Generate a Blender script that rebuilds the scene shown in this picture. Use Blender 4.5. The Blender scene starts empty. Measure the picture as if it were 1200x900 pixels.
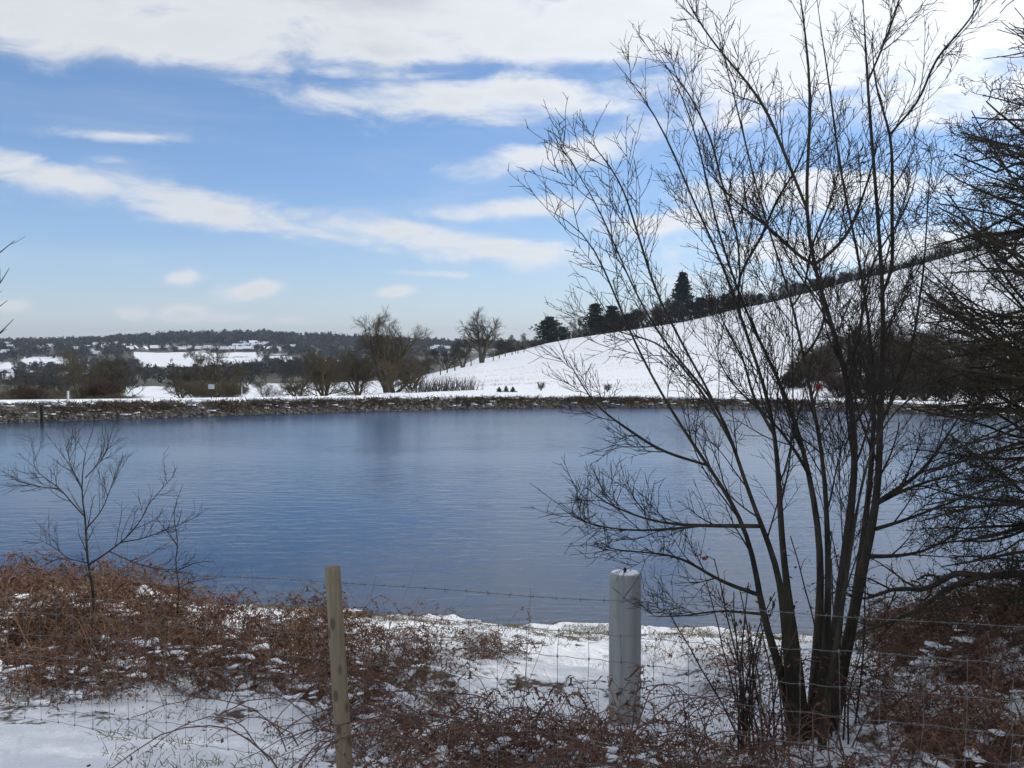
import bpy, math, random
import numpy as np
from mathutils import Vector, Matrix

# ------------------------------------------------------------------ camera
F, PW, PH, HOR = 1177.0, 1200.0, 900.0, 400.0
EYE = 3.6
PITCH = math.atan((PH / 2 - HOR) / F)
scene = bpy.context.scene
col = scene.collection
cam_d = bpy.data.cameras.new("camera")
cam_d.sensor_width = 36.0
cam_d.lens = F / PW * 36.0
cam_d.clip_start = 0.05
cam_d.clip_end = 60000
cam = bpy.data.objects.new("camera", cam_d)
cam.location = (0, 0, EYE)
cam.rotation_euler = (math.pi / 2 - PITCH, 0, 0)
col.objects.link(cam)
scene.camera = cam

# ------------------------------------------------------------------ light
SUN_EL, SUN_AZ = math.radians(31), math.radians(66)      # azimuth clockwise from +Y
SUN_DIR = Vector((math.sin(SUN_AZ) * math.cos(SUN_EL), math.cos(SUN_AZ) * math.cos(SUN_EL), math.sin(SUN_EL)))
SKY_STRENGTH, SUN_STRENGTH, EXPOSURE = 0.125, 2.6, 0.04
sun_d = bpy.data.lights.new("sun", 'SUN')
sun_d.energy = SUN_STRENGTH
sun_d.angle = math.radians(0.6)
sun_d.color = (1.0, 0.95, 0.87)
sun = bpy.data.objects.new("sun", sun_d)
sun.rotation_euler = (-SUN_DIR).to_track_quat('-Z', 'Y').to_euler()
sun.location = (30, 30, 60)
col.objects.link(sun)
scene.view_settings.view_transform = 'Standard'
scene.view_settings.look = 'None'
scene.view_settings.exposure = EXPOSURE
scene.view_settings.gamma = 1.0
scene.view_settings.use_curve_mapping = False
scene.cycles.use_denoising = True
scene.cycles.max_bounces = 4
scene.cycles.diffuse_bounces = 2
scene.cycles.volume_bounces = 0
scene.cycles.caustics_reflective = False
scene.cycles.caustics_refractive = False


class NT:
    """tiny node-tree builder"""
    def __init__(self, tree):
        self.t = tree
        tree.nodes.clear()

    def n(self, typ, **kw):
        nd = self.t.nodes.new(typ)
        for k, v in kw.items():
            setattr(nd, k, v)
        return nd

    def put(self, sock, v):
        if isinstance(v, bpy.types.NodeSocket):
            self.t.links.new(v, sock)
        elif v is not None:
            sock.default_value = v

    def m(self, op, a, b=None, c=None, clamp=False):
        nd = self.n('ShaderNodeMath', operation=op)
        nd.use_clamp = clamp
        for i, v in enumerate((a, b, c)):
            if v is not None:
                self.put(nd.inputs[i], v)
        return nd.outputs[0]

    def mix(self, f, a, b):
        nd = self.n('ShaderNodeMix', data_type='RGBA')
        self.put(nd.inputs['Factor'], f)
        ia = [s for s in nd.inputs if s.name == 'A' and s.type == 'RGBA'][0]
        ib = [s for s in nd.inputs if s.name == 'B' and s.type == 'RGBA'][0]
        for s, v in ((ia, a), (ib, b)):
            if isinstance(v, tuple) and len(v) == 3:
                v = v + (1,)
            self.put(s, v)
        return [s for s in nd.outputs if s.type == 'RGBA'][0]

    def noise(self, vec, scale, detail=4, rough=0.55, dist=0.0):
        nd = self.n('ShaderNodeTexNoise')
        self.put(nd.inputs['Vector'], vec)
        nd.inputs['Scale'].default_value = scale
        nd.inputs['Detail'].default_value = detail
        nd.inputs['Roughness'].default_value = rough
        nd.inputs['Distortion'].default_value = dist
        return nd.outputs['Fac']

    def step(self, v, lo, hi, a=0.0, b=1.0):
        nd = self.n('ShaderNodeMapRange', interpolation_type='SMOOTHSTEP')
        self.put(nd.inputs[0], v)
        for i, q in enumerate((lo, hi, a, b)):
            self.put(nd.inputs[i + 1], q)
        return nd.outputs[0]

    def scale(self, vec, s):
        nd = self.n('ShaderNodeVectorMath', operation='MULTIPLY')
        self.put(nd.inputs[0], vec)
        nd.inputs[1].default_value = s
        return nd.outputs[0]


# ------------------------------------------------------------------ sky with clouds
world = bpy.data.worlds.new("World")
scene.world = world
world.use_nodes = True
w = NT(world.node_tree)
tc = w.n('ShaderNodeTexCoord')
dirv = tc.outputs['Generated']
sep = w.n('ShaderNodeSeparateXYZ')
w.put(sep.inputs[0], dirv)
dx, dy, dz = sep.outputs
az = w.m('ARCTAN2', dx, dy)
el = w.m('ARCSINE', dz)
sky = w.n('ShaderNodeTexSky', sky_type='NISHITA')
sky.sun_disc = False
sky.sun_elevation = SUN_EL
sky.sun_rotation = SUN_AZ
sky.altitude = 50
sky.air_density = 1.0
sky.dust_density = 0.0
sky.ozone_density = 6.0


def aze(px, py):
    a = math.atan((px - 600) / F)
    return a, math.atan((HOR - py) / F * math.cos(a))


# cloud banks: centre and half sizes in the photograph's units, tilt (down to the right positive), weight
CLOUDS = [
    (575, 118, 255, 30, -0.03, 0.78), (645, 186, 175, 22, -0.17, 0.74), (250, 62, 420, 44, 0.02, 0.5),
    (60, 204, 150, 22, 0.18, 0.66), (240, 243, 170, 24, 0.17, 0.70), (450, 272, 180, 25, 0.14, 0.72), (610, 296, 140, 21, 0.12, 0.72),
    (130, 161, 100, 10, -0.03, 0.58), (130, 189, 70, 8, 0.0, 0.36), (600, 247, 160, 15, -0.05, 0.70), (510, 321, 90, 6, 0.03, 0.42),
    (298, 341, 38, 14, -0.15, 0.82), (463, 343, 30, 10, -0.1, 0.78), (212, 326, 24, 10, -0.15, 0.66), (400, 232, 60, 7, 0.1, 0.3),
    (215, 369, 34, 12, 0, 0.74), (155, 368, 26, 11, 0, 0.70), (275, 374, 50, 10, 0, 0.62), (100, 374, 50, 9, 0, 0.56), (20, 358, 26, 9, 0, 0.6), (340, 376, 40, 9, 0, 0.52), (410, 380, 60, 7, 0, 0.42),
    (1020, 40, 330, 80, -0.05, 0.95), (880, 110, 150, 55, -0.2, 0.72), (1150, 110, 180, 45, 0.0, 0.7), (960, 222, 210, 30, -0.02, 0.74), (800, 258, 150, 22, -0.03, 0.68),
    (1000, 290, 260, 26, 0.0, 0.7), (840, 330, 130, 24, 0, 0.62), (1350, 150, 200, 60, 0, 0.6), (1500, 260, 240, 40, 0, 0.5), (-250, 180, 200, 30, 0.1, 0.5), (-400, 300, 220, 20, 0, 0.4),
]
cov = None
for (px, py, sx, sy, tilt, wt) in CLOUDS:
    a0, e0 = aze(px, py)
    ca, sa = math.cos(tilt), math.sin(tilt)
    da = w.m('SUBTRACT', az, a0)
    de = w.m('SUBTRACT', el, e0)
    p = w.m('MULTIPLY_ADD', da, ca * F / sx, w.m('MULTIPLY', de, -sa * F / sx))
    q = w.m('MULTIPLY_ADD', da, sa * F / sy, w.m('MULTIPLY', de, ca * F / sy))
    r2 = w.m('MULTIPLY_ADD', p, p, w.m('MULTIPLY', q, q))
    g = w.m('MULTIPLY', w.m('EXPONENT', w.m('MULTIPLY', r2, -0.8)), wt)
    cov = g if cov is None else w.m('SMOOTH_MAX', cov, g, 0.12)
high = w.m('MULTIPLY', w.step(el, math.radians(13.0), math.radians(15.4)), w.step(el, math.radians(30), math.radians(65), 0.80, 0.40))
gap = None
for (px, py, sx, sy, wt) in ((560, 84, 240, 9, 0.42), (820, 175, 120, 14, 0.35), (1060, 185, 160, 16, 0.45)):
    a0, e0 = aze(px, py)
    p = w.m('MULTIPLY', w.m('SUBTRACT', az, a0), F / sx)
    q = w.m('MULTIPLY', w.m('SUBTRACT', el, e0), F / sy)
    g = w.m('MULTIPLY', w.m('EXPONENT', w.m('MULTIPLY', w.m('MULTIPLY_ADD', p, p, w.m('MULTIPLY', q, q)), -0.9)), wt)
    gap = g if gap is None else w.m('ADD', gap, g)
cov = w.m('SUBTRACT', w.m('MAXIMUM', cov, high), gap)
nv = w.scale(dirv, (5.0, 5.0, 13.0))
n1 = w.noise(nv, 2.3, 9, 0.60, 0.35)
n2 = w.noise(w.scale(dirv, (3.0, 3.0, 9.0)), 1.3, 5, 0.5)
val = w.m('ADD', cov, w.m('MULTIPLY', w.m('SUBTRACT', n1, 0.5), 1.25))
dens = w.step(val, 0.25, 0.74)
dens = w.m('MULTIPLY', dens, w.step(el, 0.0, 0.02))
cosd = w.n('ShaderNodeVectorMath', operation='DOT_PRODUCT')
w.put(cosd.inputs[0], dirv)
cosd.inputs[1].default_value = SUN_DIR
glow = w.m('POWER', w.m('MAXIMUM', cosd.outputs['Value'], 0.0), 3.2)
# thin veil of high cloud, thicker low down and towards the sun
wisp = w.step(w.noise(w.scale(dirv, (3.0, 3.0, 22.0)), 1.5, 7, 0.6, 0.3), 0.42, 0.78)
veil = w.m('ADD', w.m('MULTIPLY_ADD', wisp, 0.14, 0.02), w.m('MULTIPLY_ADD', glow, 0.20, w.step(el, 0.0, math.radians(9), 0.12, 0.0)))
dens = w.m('MAXIMUM', dens, w.m('ADD', veil, w.m('MULTIPLY', dens, 0.6)), clamp=True)
thick = w.m('MULTIPLY', w.step(val, 0.58, 1.10), w.step(n2, 0.38, 0.62, 0.25, 1.0))
ccol = w.mix(thick, (0.93, 0.95, 0.98), (0.66, 0.70, 0.77))
cstr = w.m('MULTIPLY_ADD', glow, 0.9, 0.84)
tint = w.mix(w.step(el, 0.0, math.radians(20)), (0.97, 0.955, 1.10), (1.0, 1.0, 1.02))
skyc = w.n('ShaderNodeMix', data_type='RGBA', blend_type='MULTIPLY')
skyc.inputs['Factor'].default_value = 1.0
w.put([q_ for q_ in skyc.inputs if q_.name == 'A' and q_.type == 'RGBA'][0], sky.outputs[0])
w.put([q_ for q_ in skyc.inputs if q_.name == 'B' and q_.type == 'RGBA'][0], tint)
bg_sky = w.n('ShaderNodeBackground')
w.put(bg_sky.inputs['Color'], [q_ for q_ in skyc.outputs if q_.type == 'RGBA'][0])
bg_sky.inputs['Strength'].default_value = SKY_STRENGTH
bg_c = w.n('ShaderNodeBackground')
w.put(bg_c.inputs['Color'], ccol)
w.put(bg_c.inputs['Strength'], cstr)
mx = w.n('ShaderNodeMixShader')
w.put(mx.inputs[0], w.m('MULTIPLY', dens, 0.93))
w.put(mx.inputs[1], bg_sky.outputs[0])
w.put(mx.inputs[2], bg_c.outputs[0])
wo = w.n('ShaderNodeOutputWorld')
w.put(wo.inputs[0], mx.outputs[0])
world.cycles.sampling_method = 'MANUAL'
world.cycles.sample_map_resolution = 1024


# ------------------------------------------------------------------ helpers
def at(px, py, Y):
    """point at depth Y seen at photo pixel px, py"""
    x, d = (px - PW / 2) / F, (py - PH / 2) / F
    cp, sp = math.cos(PITCH), math.sin(PITCH)
    yy, zz = cp - d * sp, -sp - d * cp
    k = Y / yy
    return np.array((x * k, Y, EYE + zz * k))


def pix(P):
    """photo pixel of points (n,3)"""
    P = np.asarray(P, float)
    cp, sp = math.cos(PITCH), math.sin(PITCH)
    x, y, z = P[..., 0], P[..., 1], P[..., 2] - EYE
    fwd = np.maximum(y * cp - z * sp, 1e-3)
    up = y * sp + z * cp
    return PW / 2 + F * x / fwd, PH / 2 - F * up / fwd


def hash2(ix, iy, seed):
    h = (ix.astype(np.int64) * 374761393 + iy.astype(np.int64) * 668265263 + seed * 1442695041) & 0xFFFFFFFF
    h = ((h ^ (h >> 13)) * 1274126177) & 0xFFFFFFFF
    return ((h ^ (h >> 16)) & 0xFFFF) / 65535.0


def vnoise(x, y, seed=0):
    ix, iy = np.floor(x), np.floor(y)
    fx, fy = x - ix, y - iy
    fx, fy = fx * fx * (3 - 2 * fx), fy * fy * (3 - 2 * fy)
    a, b = hash2(ix, iy, seed), hash2(ix + 1, iy, seed)
    c, d = hash2(ix, iy + 1, seed), hash2(ix + 1, iy + 1, seed)
    return (a * (1 - fx) + b * fx) * (1 - fy) + (c * (1 - fx) + d * fx) * fy


def fbm(x, y, seed=0, octs=4):
    s, a, t = 0.0, 1.0, 0.0
    for o in range(octs):
        s = s + a * vnoise(x * 2 ** o, y * 2 ** o, seed + o * 17)
        t += a
        a *= 0.5
    return s / t


def sstep(a, b, x):
    t = np.clip((x - a) / (b - a), 0, 1)
    return t * t * (3 - 2 * t)


def make_mesh(name, V, faces, mats=(), attrs=None, smooth=True):
    me = bpy.data.meshes.new(name)
    V = np.asarray(V, np.float32)
    me.vertices.add(len(V))
    me.vertices.foreach_set('co', V.ravel())
    loops, starts, s = [], [], 0
    for f in faces:
        f = np.asarray(f, np.int32)
        if len(f) == 0:
            continue
        loops.append(f.ravel())
        starts.append(np.arange(len(f), dtype=np.int32) * f.shape[1] + s)
        s += f.size
    L = np.concatenate(loops)
    S = np.concatenate(starts)
    me.loops.add(len(L))
    me.loops.foreach_set('vertex_index', L)
    me.polygons.add(len(S))
    me.polygons.foreach_set('loop_start', S)
    me.polygons.foreach_set('use_smooth', np.full(len(S), smooth))
    for m in mats:
        me.materials.append(m)
    for k, a in (attrs or {}).items():
        at_ = me.attributes.new(k, 'FLOAT', 'POINT')
        at_.data.foreach_set('value', np.asarray(a, np.float32))
    me.update(calc_edges=True)
    return me


def link(name, me, parent=None, loc=None, **props):
    o = bpy.data.objects.new(name, me)
    col.objects.link(o)
    if parent is not None:
        o.parent = parent
    if loc is not None:
        o.location = loc
    for k, v in props.items():
        o[k] = v
    return o


def empty(name, loc=(0, 0, 0), rz=0.0, **props):
    o = link(name, None, loc=loc, **props)
    o.rotation_euler = (0, 0, rz)
    o.empty_display_size = 0.2
    return o


def copy_tree(o, parent=None):
    c = o.copy()
    col.objects.link(c)
    c.parent = parent
    for ch in list(o.children):
        copy_tree(ch, c)
    return c


class Geo:
    """collects vertices / tris / quads as numpy"""
    def __init__(self):
        self.V, self.T, self.Q, self.A, self.n = [], [], [], [], 0

    def add(self, V, tris=None, quads=None, attr=None):
        V = np.asarray(V, float).reshape(-1, 3)
        if tris is not None and len(tris):
            self.T.append(np.asarray(tris) + self.n)
        if quads is not None and len(quads):
            self.Q.append(np.asarray(quads) + self.n)
        self.A.append(np.zeros(len(V)) if attr is None else np.broadcast_to(attr, (len(V),)))
        self.V.append(V)
        self.n += len(V)

    def mesh(self, name, mats, smooth=True, off=(0, 0, 0)):
        f = []
        if self.T:
            f.append(np.concatenate(self.T))
        if self.Q:
            f.append(np.concatenate(self.Q))
        return make_mesh(name, np.concatenate(self.V) - np.asarray(off), f, mats, {'rnd': np.concatenate(self.A)}, smooth)

    def tubes(self, P, R, sides=4, attr=None):
        """P (m,n,3), R (m,n)"""
        P = np.asarray(P, float)
        R = np.asarray(R, float)
        if P.ndim == 2:
            P, R = P[None], R[None]
        m, n = P.shape[:2]
        if m == 0:
            return
        T = np.gradient(P, axis=1)
        T /= np.linalg.norm(T, axis=2, keepdims=True) + 1e-9
        mean = np.abs(T.mean(1))
        ref = np.eye(3)[np.argmin(mean, axis=1)]
        U = np.cross(T, ref[:, None, :])
        U /= np.linalg.norm(U, axis=2, keepdims=True) + 1e-9
        W = np.cross(T, U)
        ang = np.arange(sides) / sides * 2 * np.pi
        V = P[:, :, None] + R[:, :, None, None] * (np.cos(ang)[:, None] * U[:, :, None] + np.sin(ang)[:, None] * W[:, :, None])
        idx = np.arange(m * n * sides).reshape(m, n, sides)
        a, b = idx[:, :-1], idx[:, 1:]
        q = np.stack([a, np.roll(a, -1, 2), np.roll(b, -1, 2), b], -1).reshape(-1, 4)
        at_ = None
        if attr is not None:
            at_ = np.repeat(np.broadcast_to(attr, (m,)), n * sides)
        self.add(V, quads=q, attr=at_)


def resample(pts, n):
    """smooth curve through points -> n points"""
    pts = np.asarray(pts, float)
    k = len(pts)
    ext = np.vstack([2 * pts[0] - pts[1], pts, 2 * pts[-1] - pts[-2]])
    out = []
    for i in range(k - 1):
        p0, p1, p2, p3 = ext[i:i + 4]
        t = np.linspace(0, 1, 8, endpoint=False)[:, None]
        out.append(0.5 * ((2 * p1) + (-p0 + p2) * t + (2 * p0 - 5 * p1 + 4 * p2 - p3) * t ** 2 + (-p0 + 3 * p1 - 3 * p2 + p3) * t ** 3))
    out = np.vstack(out + [pts[-1:]])
    d = np.concatenate([[0], np.cumsum(np.linalg.norm(np.diff(out[:, :3], axis=0), axis=1))])
    u = np.linspace(0, d[-1], n)
    return np.stack([np.interp(u, d, out[:, j]) for j in range(out.shape[1])], 1)


def spawn(P, R, k, rng, t=(0.2, 0.98), ang=(25, 50), length=(0.3, 0.8), n=6, trop=(0, 0, 0.4), wob=0.15, rr=0.6, rmin=0.002, taper=0.6, flat=0.0, tip=0.35):
    """k children on each parent polyline; length in metres, shrinking towards the parent's tip by taper"""
    m, N = P.shape[:2]
    u = (np.arange(k)[None] + rng.random((m, k))) / k
    u = t[0] + (t[1] - t[0]) * u
    f = u * (N - 1)
    i = np.clip(f.astype(int), 0, N - 2)
    w_ = (f - i)[..., None]
    rows = np.arange(m)[:, None]
    S = P[rows, i] * (1 - w_) + P[rows, i + 1] * w_
    r0 = R[rows, i] * (1 - w_[..., 0]) + R[rows, i + 1] * w_[..., 0]
    T = P[rows, i + 1] - P[rows, i]
    T /= np.linalg.norm(T, axis=2, keepdims=True) + 1e-9
    rv = rng.normal(size=T.shape)
    rv[..., 2] *= (1 - flat)
    perp = rv - (rv * T).sum(-1, keepdims=True) * T
    perp /= np.linalg.norm(perp, axis=2, keepdims=True) + 1e-9
    a = np.radians(rng.uniform(ang[0], ang[1], (m, k)))[..., None]
    D = np.cos(a) * T + np.sin(a) * perp
    Ln = rng.uniform(length[0], length[1], (m, k)) * (1 - taper * (u - t[0]) / (t[1] - t[0] + 1e-9))
    D, S, Ln, r0 = D.reshape(-1, 3), S.reshape(-1, 3), Ln.ravel(), r0.ravel()
    M = len(S)
    step = Ln / (n - 1)
    out = np.empty((M, n, 3))
    out[:, 0] = S
    d = D.copy()
    tr = np.asarray(trop, float)
    for j in range(1, n):
        d = d + tr / (n - 1) + rng.normal(size=(M, 3)) * wob
        d /= np.linalg.norm(d, axis=1, keepdims=True) + 1e-9
        out[:, j] = out[:, j - 1] + d * step[:, None]
    rad = np.maximum(r0 * rr, rmin)[:, None] * np.linspace(1, tip, n)[None]
    rad = np.maximum(rad, rmin * 0.6)
    return out, rad


# ------------------------------------------------------------------ materials
def material(name, c1, c2=None, scale=5.0, rough=0.8, bump=0.0, bscale=None, rnd=None, detail=5, stretch=None, spec=0.3, metallic=0.0, moss=False):
    ma = bpy.data.materials.new(name)
    ma.use_nodes = True
    t = NT(ma.node_tree)
    b = t.n('ShaderNodeBsdfPrincipled')
    o = t.n('ShaderNodeOutputMaterial')
    t.put(o.inputs[0], b.outputs[0])
    tcn = t.n('ShaderNodeTexCoord')
    v = tcn.outputs['Object']
    if stretch:
        v = t.scale(v, stretch)
    c = c1 + (1,)
    if c2 is not None:
        fac = t.step(t.noise(v, scale, detail), 0.3, 0.7)
        c = t.mix(fac, c1, c2)
    if moss:
        c = t.mix(t.step(t.noise(tcn.outputs['Object'], 5.0, 5), 0.56, 0.74, 0.0, 0.55), c, (0.060, 0.064, 0.030))
    if rnd is not None:
        an = t.n('ShaderNodeAttribute', attribute_name='rnd')
        c = t.mix(t.m('MULTIPLY', an.outputs['Fac'], rnd[1]), c, rnd[0])
    t.put(b.inputs['Base Color'], c)
    b.inputs['Roughness'].default_value = rough
    b.inputs['Specular IOR Level'].default_value = spec
    b.inputs['Metallic'].default_value = metallic
    if bump:
        bn = t.n('ShaderNodeBump')
        bn.inputs['Strength'].default_value = bump
        bn.inputs['Distance'].default_value = 0.02
        t.put(bn.inputs['Height'], t.noise(v, bscale or scale * 4, 6))
        t.put(b.inputs['Normal'], bn.outputs[0])
    return ma


SNOW_C = (0.84, 0.86, 0.89)
M = {}
M['snow'] = material('snow', SNOW_C, (0.80, 0.82, 0.86), 3, 0.6, 0.4, 30)
M['bark'] = material('bark', (0.066, 0.054, 0.035), (0.022, 0.020, 0.014), 14, 0.85, 1.0, 45, stretch=(1, 1, 0.3), detail=7, moss=True)
M['twig'] = material('twig', (0.048, 0.036, 0.029), (0.028, 0.022, 0.018), 6, 0.8)
M['thorn'] = material('thorn_bark', (0.070, 0.054, 0.036), (0.040, 0.036, 0.022), 6, 0.85)
M['midbark'] = material('tree_bark_far', (0.095, 0.076, 0.054), (0.058, 0.049, 0.039), 0.5, 0.9)
M['olive'] = material('willow_bark', (0.125, 0.098, 0.055), (0.075, 0.064, 0.042), 0.5, 0.9)
M['russet'] = material('russet_twigs', (0.105, 0.058, 0.036), (0.065, 0.045, 0.033), 0.5, 0.9)
M['wood'] = material('far_wood_twigs', (0.050, 0.045, 0.042), (0.030, 0.031, 0.032), 0.02, 0.95)
M['conifer'] = material('conifer_needles', (0.020, 0.034, 0.024), (0.012, 0.020, 0.015), 0.6, 0.9)
M['hedge'] = material('hedge_twigs', (0.060, 0.050, 0.038), (0.035, 0.032, 0.026), 0.3, 0.9)
M['bracken'] = material('dead_bracken', (0.155, 0.066, 0.042), (0.062, 0.031, 0.026), 1.6, 0.85, rnd=((0.32, 0.21, 0.13), 0.8))
M['stalk'] = material('dry_stalk', (0.38, 0.27, 0.15), (0.24, 0.15, 0.085), 3, 0.8, rnd=((0.12, 0.060, 0.042), 0.8))
M['cane'] = material('bramble_cane', (0.15, 0.065, 0.058), (0.10, 0.058, 0.042), 4, 0.7)
M['leaf'] = material('dry_leaf', (0.15, 0.065, 0.045), (0.08, 0.042, 0.032), 8, 0.8)
M['grass'] = material('winter_grass', (0.14, 0.13, 0.055), (0.20, 0.16, 0.08), 4, 0.8)
M['stone'] = material('pitching_stone', (0.105, 0.090, 0.070), (0.055, 0.048, 0.040), 2.0, 0.85, rnd=((0.34, 0.32, 0.29), 0.5))
M['wire'] = material('galvanised_wire', (0.17, 0.175, 0.18), (0.10, 0.10, 0.10), 20, 0.6)
M['post'] = None
M['wall'] = material('house_wall', (0.20, 0.155, 0.13), (0.13, 0.10, 0.09), 0.1, 0.9)
M['white'] = material('white_paint', (0.50, 0.54, 0.57), (0.42, 0.45, 0.47), 4, 0.6)
M['red'] = material('red_plastic', (0.62, 0.02, 0.03), (0.5, 0.02, 0.03), 4, 0.45)
M['darkpost'] = material('dark_wet_timber', (0.03, 0.026, 0.022), (0.018, 0.016, 0.014), 6, 0.6)


def post_material():
    ma = bpy.data.materials.new('weathered_timber')
    ma.use_nodes = True
    t = NT(ma.node_tree)
    b = t.n('ShaderNodeBsdfPrincipled')
    o = t.n('ShaderNodeOutputMaterial')
    t.put(o.inputs[0], b.outputs[0])
    v = t.n('ShaderNodeTexCoord').outputs['Object']
    grain = t.noise(t.scale(v, (60, 60, 3)), 1.0, 6, 0.6, 0.4)
    blot = t.noise(t.scale(v, (9, 9, 5)), 1.0, 4)
    knot = t.n('ShaderNodeTexVoronoi')
    t.put(knot.inputs['Vector'], t.scale(v, (14, 14, 7)))
    knot.inputs['Scale'].default_value = 1.0
    kf = t.step(knot.outputs['Distance'], 0.12, 0.30, 1.0, 0.0)
    c = t.mix(t.step(grain, 0.3, 0.7), (0.175, 0.135, 0.085), (0.26, 0.205, 0.130))
    c = t.mix(t.step(blot, 0.50, 0.76, 0.0, 0.7), c, (0.13, 0.125, 0.070))
    c = t.mix(t.m('MULTIPLY', kf, 0.8), c, (0.06, 0.042, 0.026))
    t.put(b.inputs['Base Color'], c)
    b.inputs['Roughness'].default_value = 0.85
    bn = t.n('ShaderNodeBump')
    bn.inputs['Strength'].default_value = 0.5
    bn.inputs['Distance'].default_value = 0.004
    t.put(bn.inputs['Height'], grain)
    t.put(b.inputs['Normal'], bn.outputs[0])
    return ma


def concrete_material():
    ma = bpy.data.materials.new('grey_painted_concrete')
    ma.use_nodes = True
    t = NT(ma.node_tree)
    b = t.n('ShaderNodeBsdfPrincipled')
    o = t.n('ShaderNodeOutputMaterial')
    t.put(o.inputs[0], b.outputs[0])
    v = t.n('ShaderNodeTexCoord').outputs['Object']
    st = t.noise(t.scale(v, (30, 30, 1.4)), 1.0, 5)
    bl = t.noise(v, 7, 6, 0.6)
    c = t.mix(t.step(st, 0.3, 0.75), (0.35, 0.36, 0.35), (0.26, 0.272, 0.268))
    c = t.mix(t.step(bl, 0.55, 0.75, 0, 0.5), c, (0.24, 0.25, 0.23))
    sp = t.n('ShaderNodeSeparateXYZ')
    t.put(sp.inputs[0], v)
    low = t.m('MULTIPLY', t.step(sp.outputs[2], 0.02, 0.24, 1.0, 0.0), t.step(t.noise(v, 22, 5), 0.40, 0.62))
    c = t.mix(t.m('MULTIPLY', low, 0.7), c, (0.09, 0.09, 0.07))
    t.put(b.inputs['Base Color'], c)
    b.inputs['Roughness'].default_value = 0.7
    bn = t.n('ShaderNodeBump')
    bn.inputs['Strength'].default_value = 0.25
    bn.inputs['Distance'].default_value = 0.004
    t.put(bn.inputs['Height'], t.noise(v, 60, 5))
    t.put(b.inputs['Normal'], bn.outputs[0])
    return ma


def ground_material():
    ma = bpy.data.materials.new('snowy_ground')
    ma.use_nodes = True
    t = NT(ma.node_tree)
    b = t.n('ShaderNodeBsdfPrincipled')
    o = t.n('ShaderNodeOutputMaterial')
    t.put(o.inputs[0], b.outputs[0])
    v = t.n('ShaderNodeTexCoord').outputs['Object']
    cover = t.n('ShaderNodeAttribute', attribute_name='cover').outputs['Fac']     # how much snow is left lying
    wild = t.n('ShaderNodeAttribute', attribute_name='wild').outputs['Fac']       # far rough grass
    nz = t.noise(v, 3.2, 7, 0.62)
    nzf = t.noise(v, 17, 4, 0.6)
    mixn = t.m('MULTIPLY_ADD', nzf, 0.35, t.m('MULTIPLY', nz, 0.65))
    sn = t.step(t.m('ADD', cover, t.m('MULTIPLY', t.m('SUBTRACT', mixn, 0.5), 1.6)), 0.42, 0.56)
    litter = t.mix(t.step(t.noise(v, 26, 5), 0.35, 0.65), (0.060, 0.032, 0.020), (0.125, 0.070, 0.040))
    litter = t.mix(t.step(t.noise(v, 2.3, 3), 0.52, 0.7), litter, (0.070, 0.065, 0.030))
    snow = t.mix(t.step(t.noise(v, 1.3, 5), 0.35, 0.7), SNOW_C, (0.79, 0.81, 0.85))
    streak = t.step(t.noise(t.scale(v, (0.10, 0.5, 0.3)), 1.0, 7, 0.65), 0.48, 0.80, 0.0, 0.55)
    snow = t.mix(streak, snow, (0.66, 0.67, 0.68))
    rough_grass = t.mix(t.step(t.noise(t.scale(v, (0.05, 0.02, 0.05)), 1.0, 8, 0.7), 0.42, 0.60), (0.085, 0.085, 0.055), (0.055, 0.048, 0.040))
    snow = t.mix(t.step(t.m('ADD', wild, t.m('MULTIPLY', t.m('SUBTRACT', t.noise(t.scale(v, (0.012, 0.008, 0.01)), 1.0, 8, 0.7), 0.5), 1.5)), 0.42, 0.55), snow, rough_grass)
    c = t.mix(sn, litter, snow)
    t.put(b.inputs['Base Color'], c)
    b.inputs['Roughness'].default_value = 0.7
    b.inputs['Specular IOR Level'].default_value = 0.2
    bn = t.n('ShaderNodeBump')
    bn.inputs['Strength'].default_value = 0.8
    bn.inputs['Distance'].default_value = 0.05
    t.put(bn.inputs['Height'], t.m('ADD', t.m('MULTIPLY', sn, 0.8), t.noise(v, 14, 6, 0.6)))
    t.put(b.inputs['Normal'], bn.outputs[0])
    return ma


def water_material():
    ma = bpy.data.materials.new('lake_water')
    ma.use_nodes = True
    t = NT(ma.node_tree)
    b = t.n('ShaderNodeBsdfPrincipled')
    o = t.n('ShaderNodeOutputMaterial')
    t.put(o.inputs[0], b.outputs[0])
    v = t.n('ShaderNodeTexCoord').outputs['Object']
    b.inputs['Base Color'].default_value = (0.007, 0.028, 0.075, 1)
    b.inputs['IOR'].default_value = 1.333
    breeze = t.step(t.noise(t.scale(v, (0.03, 0.07, 1)), 1.0, 3), 0.38, 0.60, 0.15, 1.0)
    w1 = t.noise(t.scale(v, (1.2, 3.4, 1)), 1.0, 3, 0.5, 0.6)
    w2 = t.noise(t.scale(v, (4.0, 9.0, 1)), 1.0, 3, 0.55, 0.4)
    h = t.m('MULTIPLY_ADD', w2, 0.20, t.m('MULTIPLY', w1, 0.9))
    bn = t.n('ShaderNodeBump')
    sy = t.n('ShaderNodeSeparateXYZ')
    t.put(sy.inputs[0], v)
    t.put(bn.inputs['Strength'], t.m('MULTIPLY', breeze, t.m('MULTIPLY', t.step(sy.outputs[1], 16.0, 48.0, 0.24, 0.60), t.step(sy.outputs[1], 13.0, 24.0, 2.0, 1.0))))
    t.put(b.inputs['Roughness'], t.step(sy.outputs[1], 16.0, 50.0, 0.08, 0.20))
    bn.inputs['Distance'].default_value = 0.06
    t.put(bn.inputs['Height'], h)
    t.put(b.inputs['Normal'], bn.outputs[0])
    return ma


M['post'] = post_material()
M['concrete'] = concrete_material()
M['ground'] = ground_material()
M['water'] = water_material()

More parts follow.
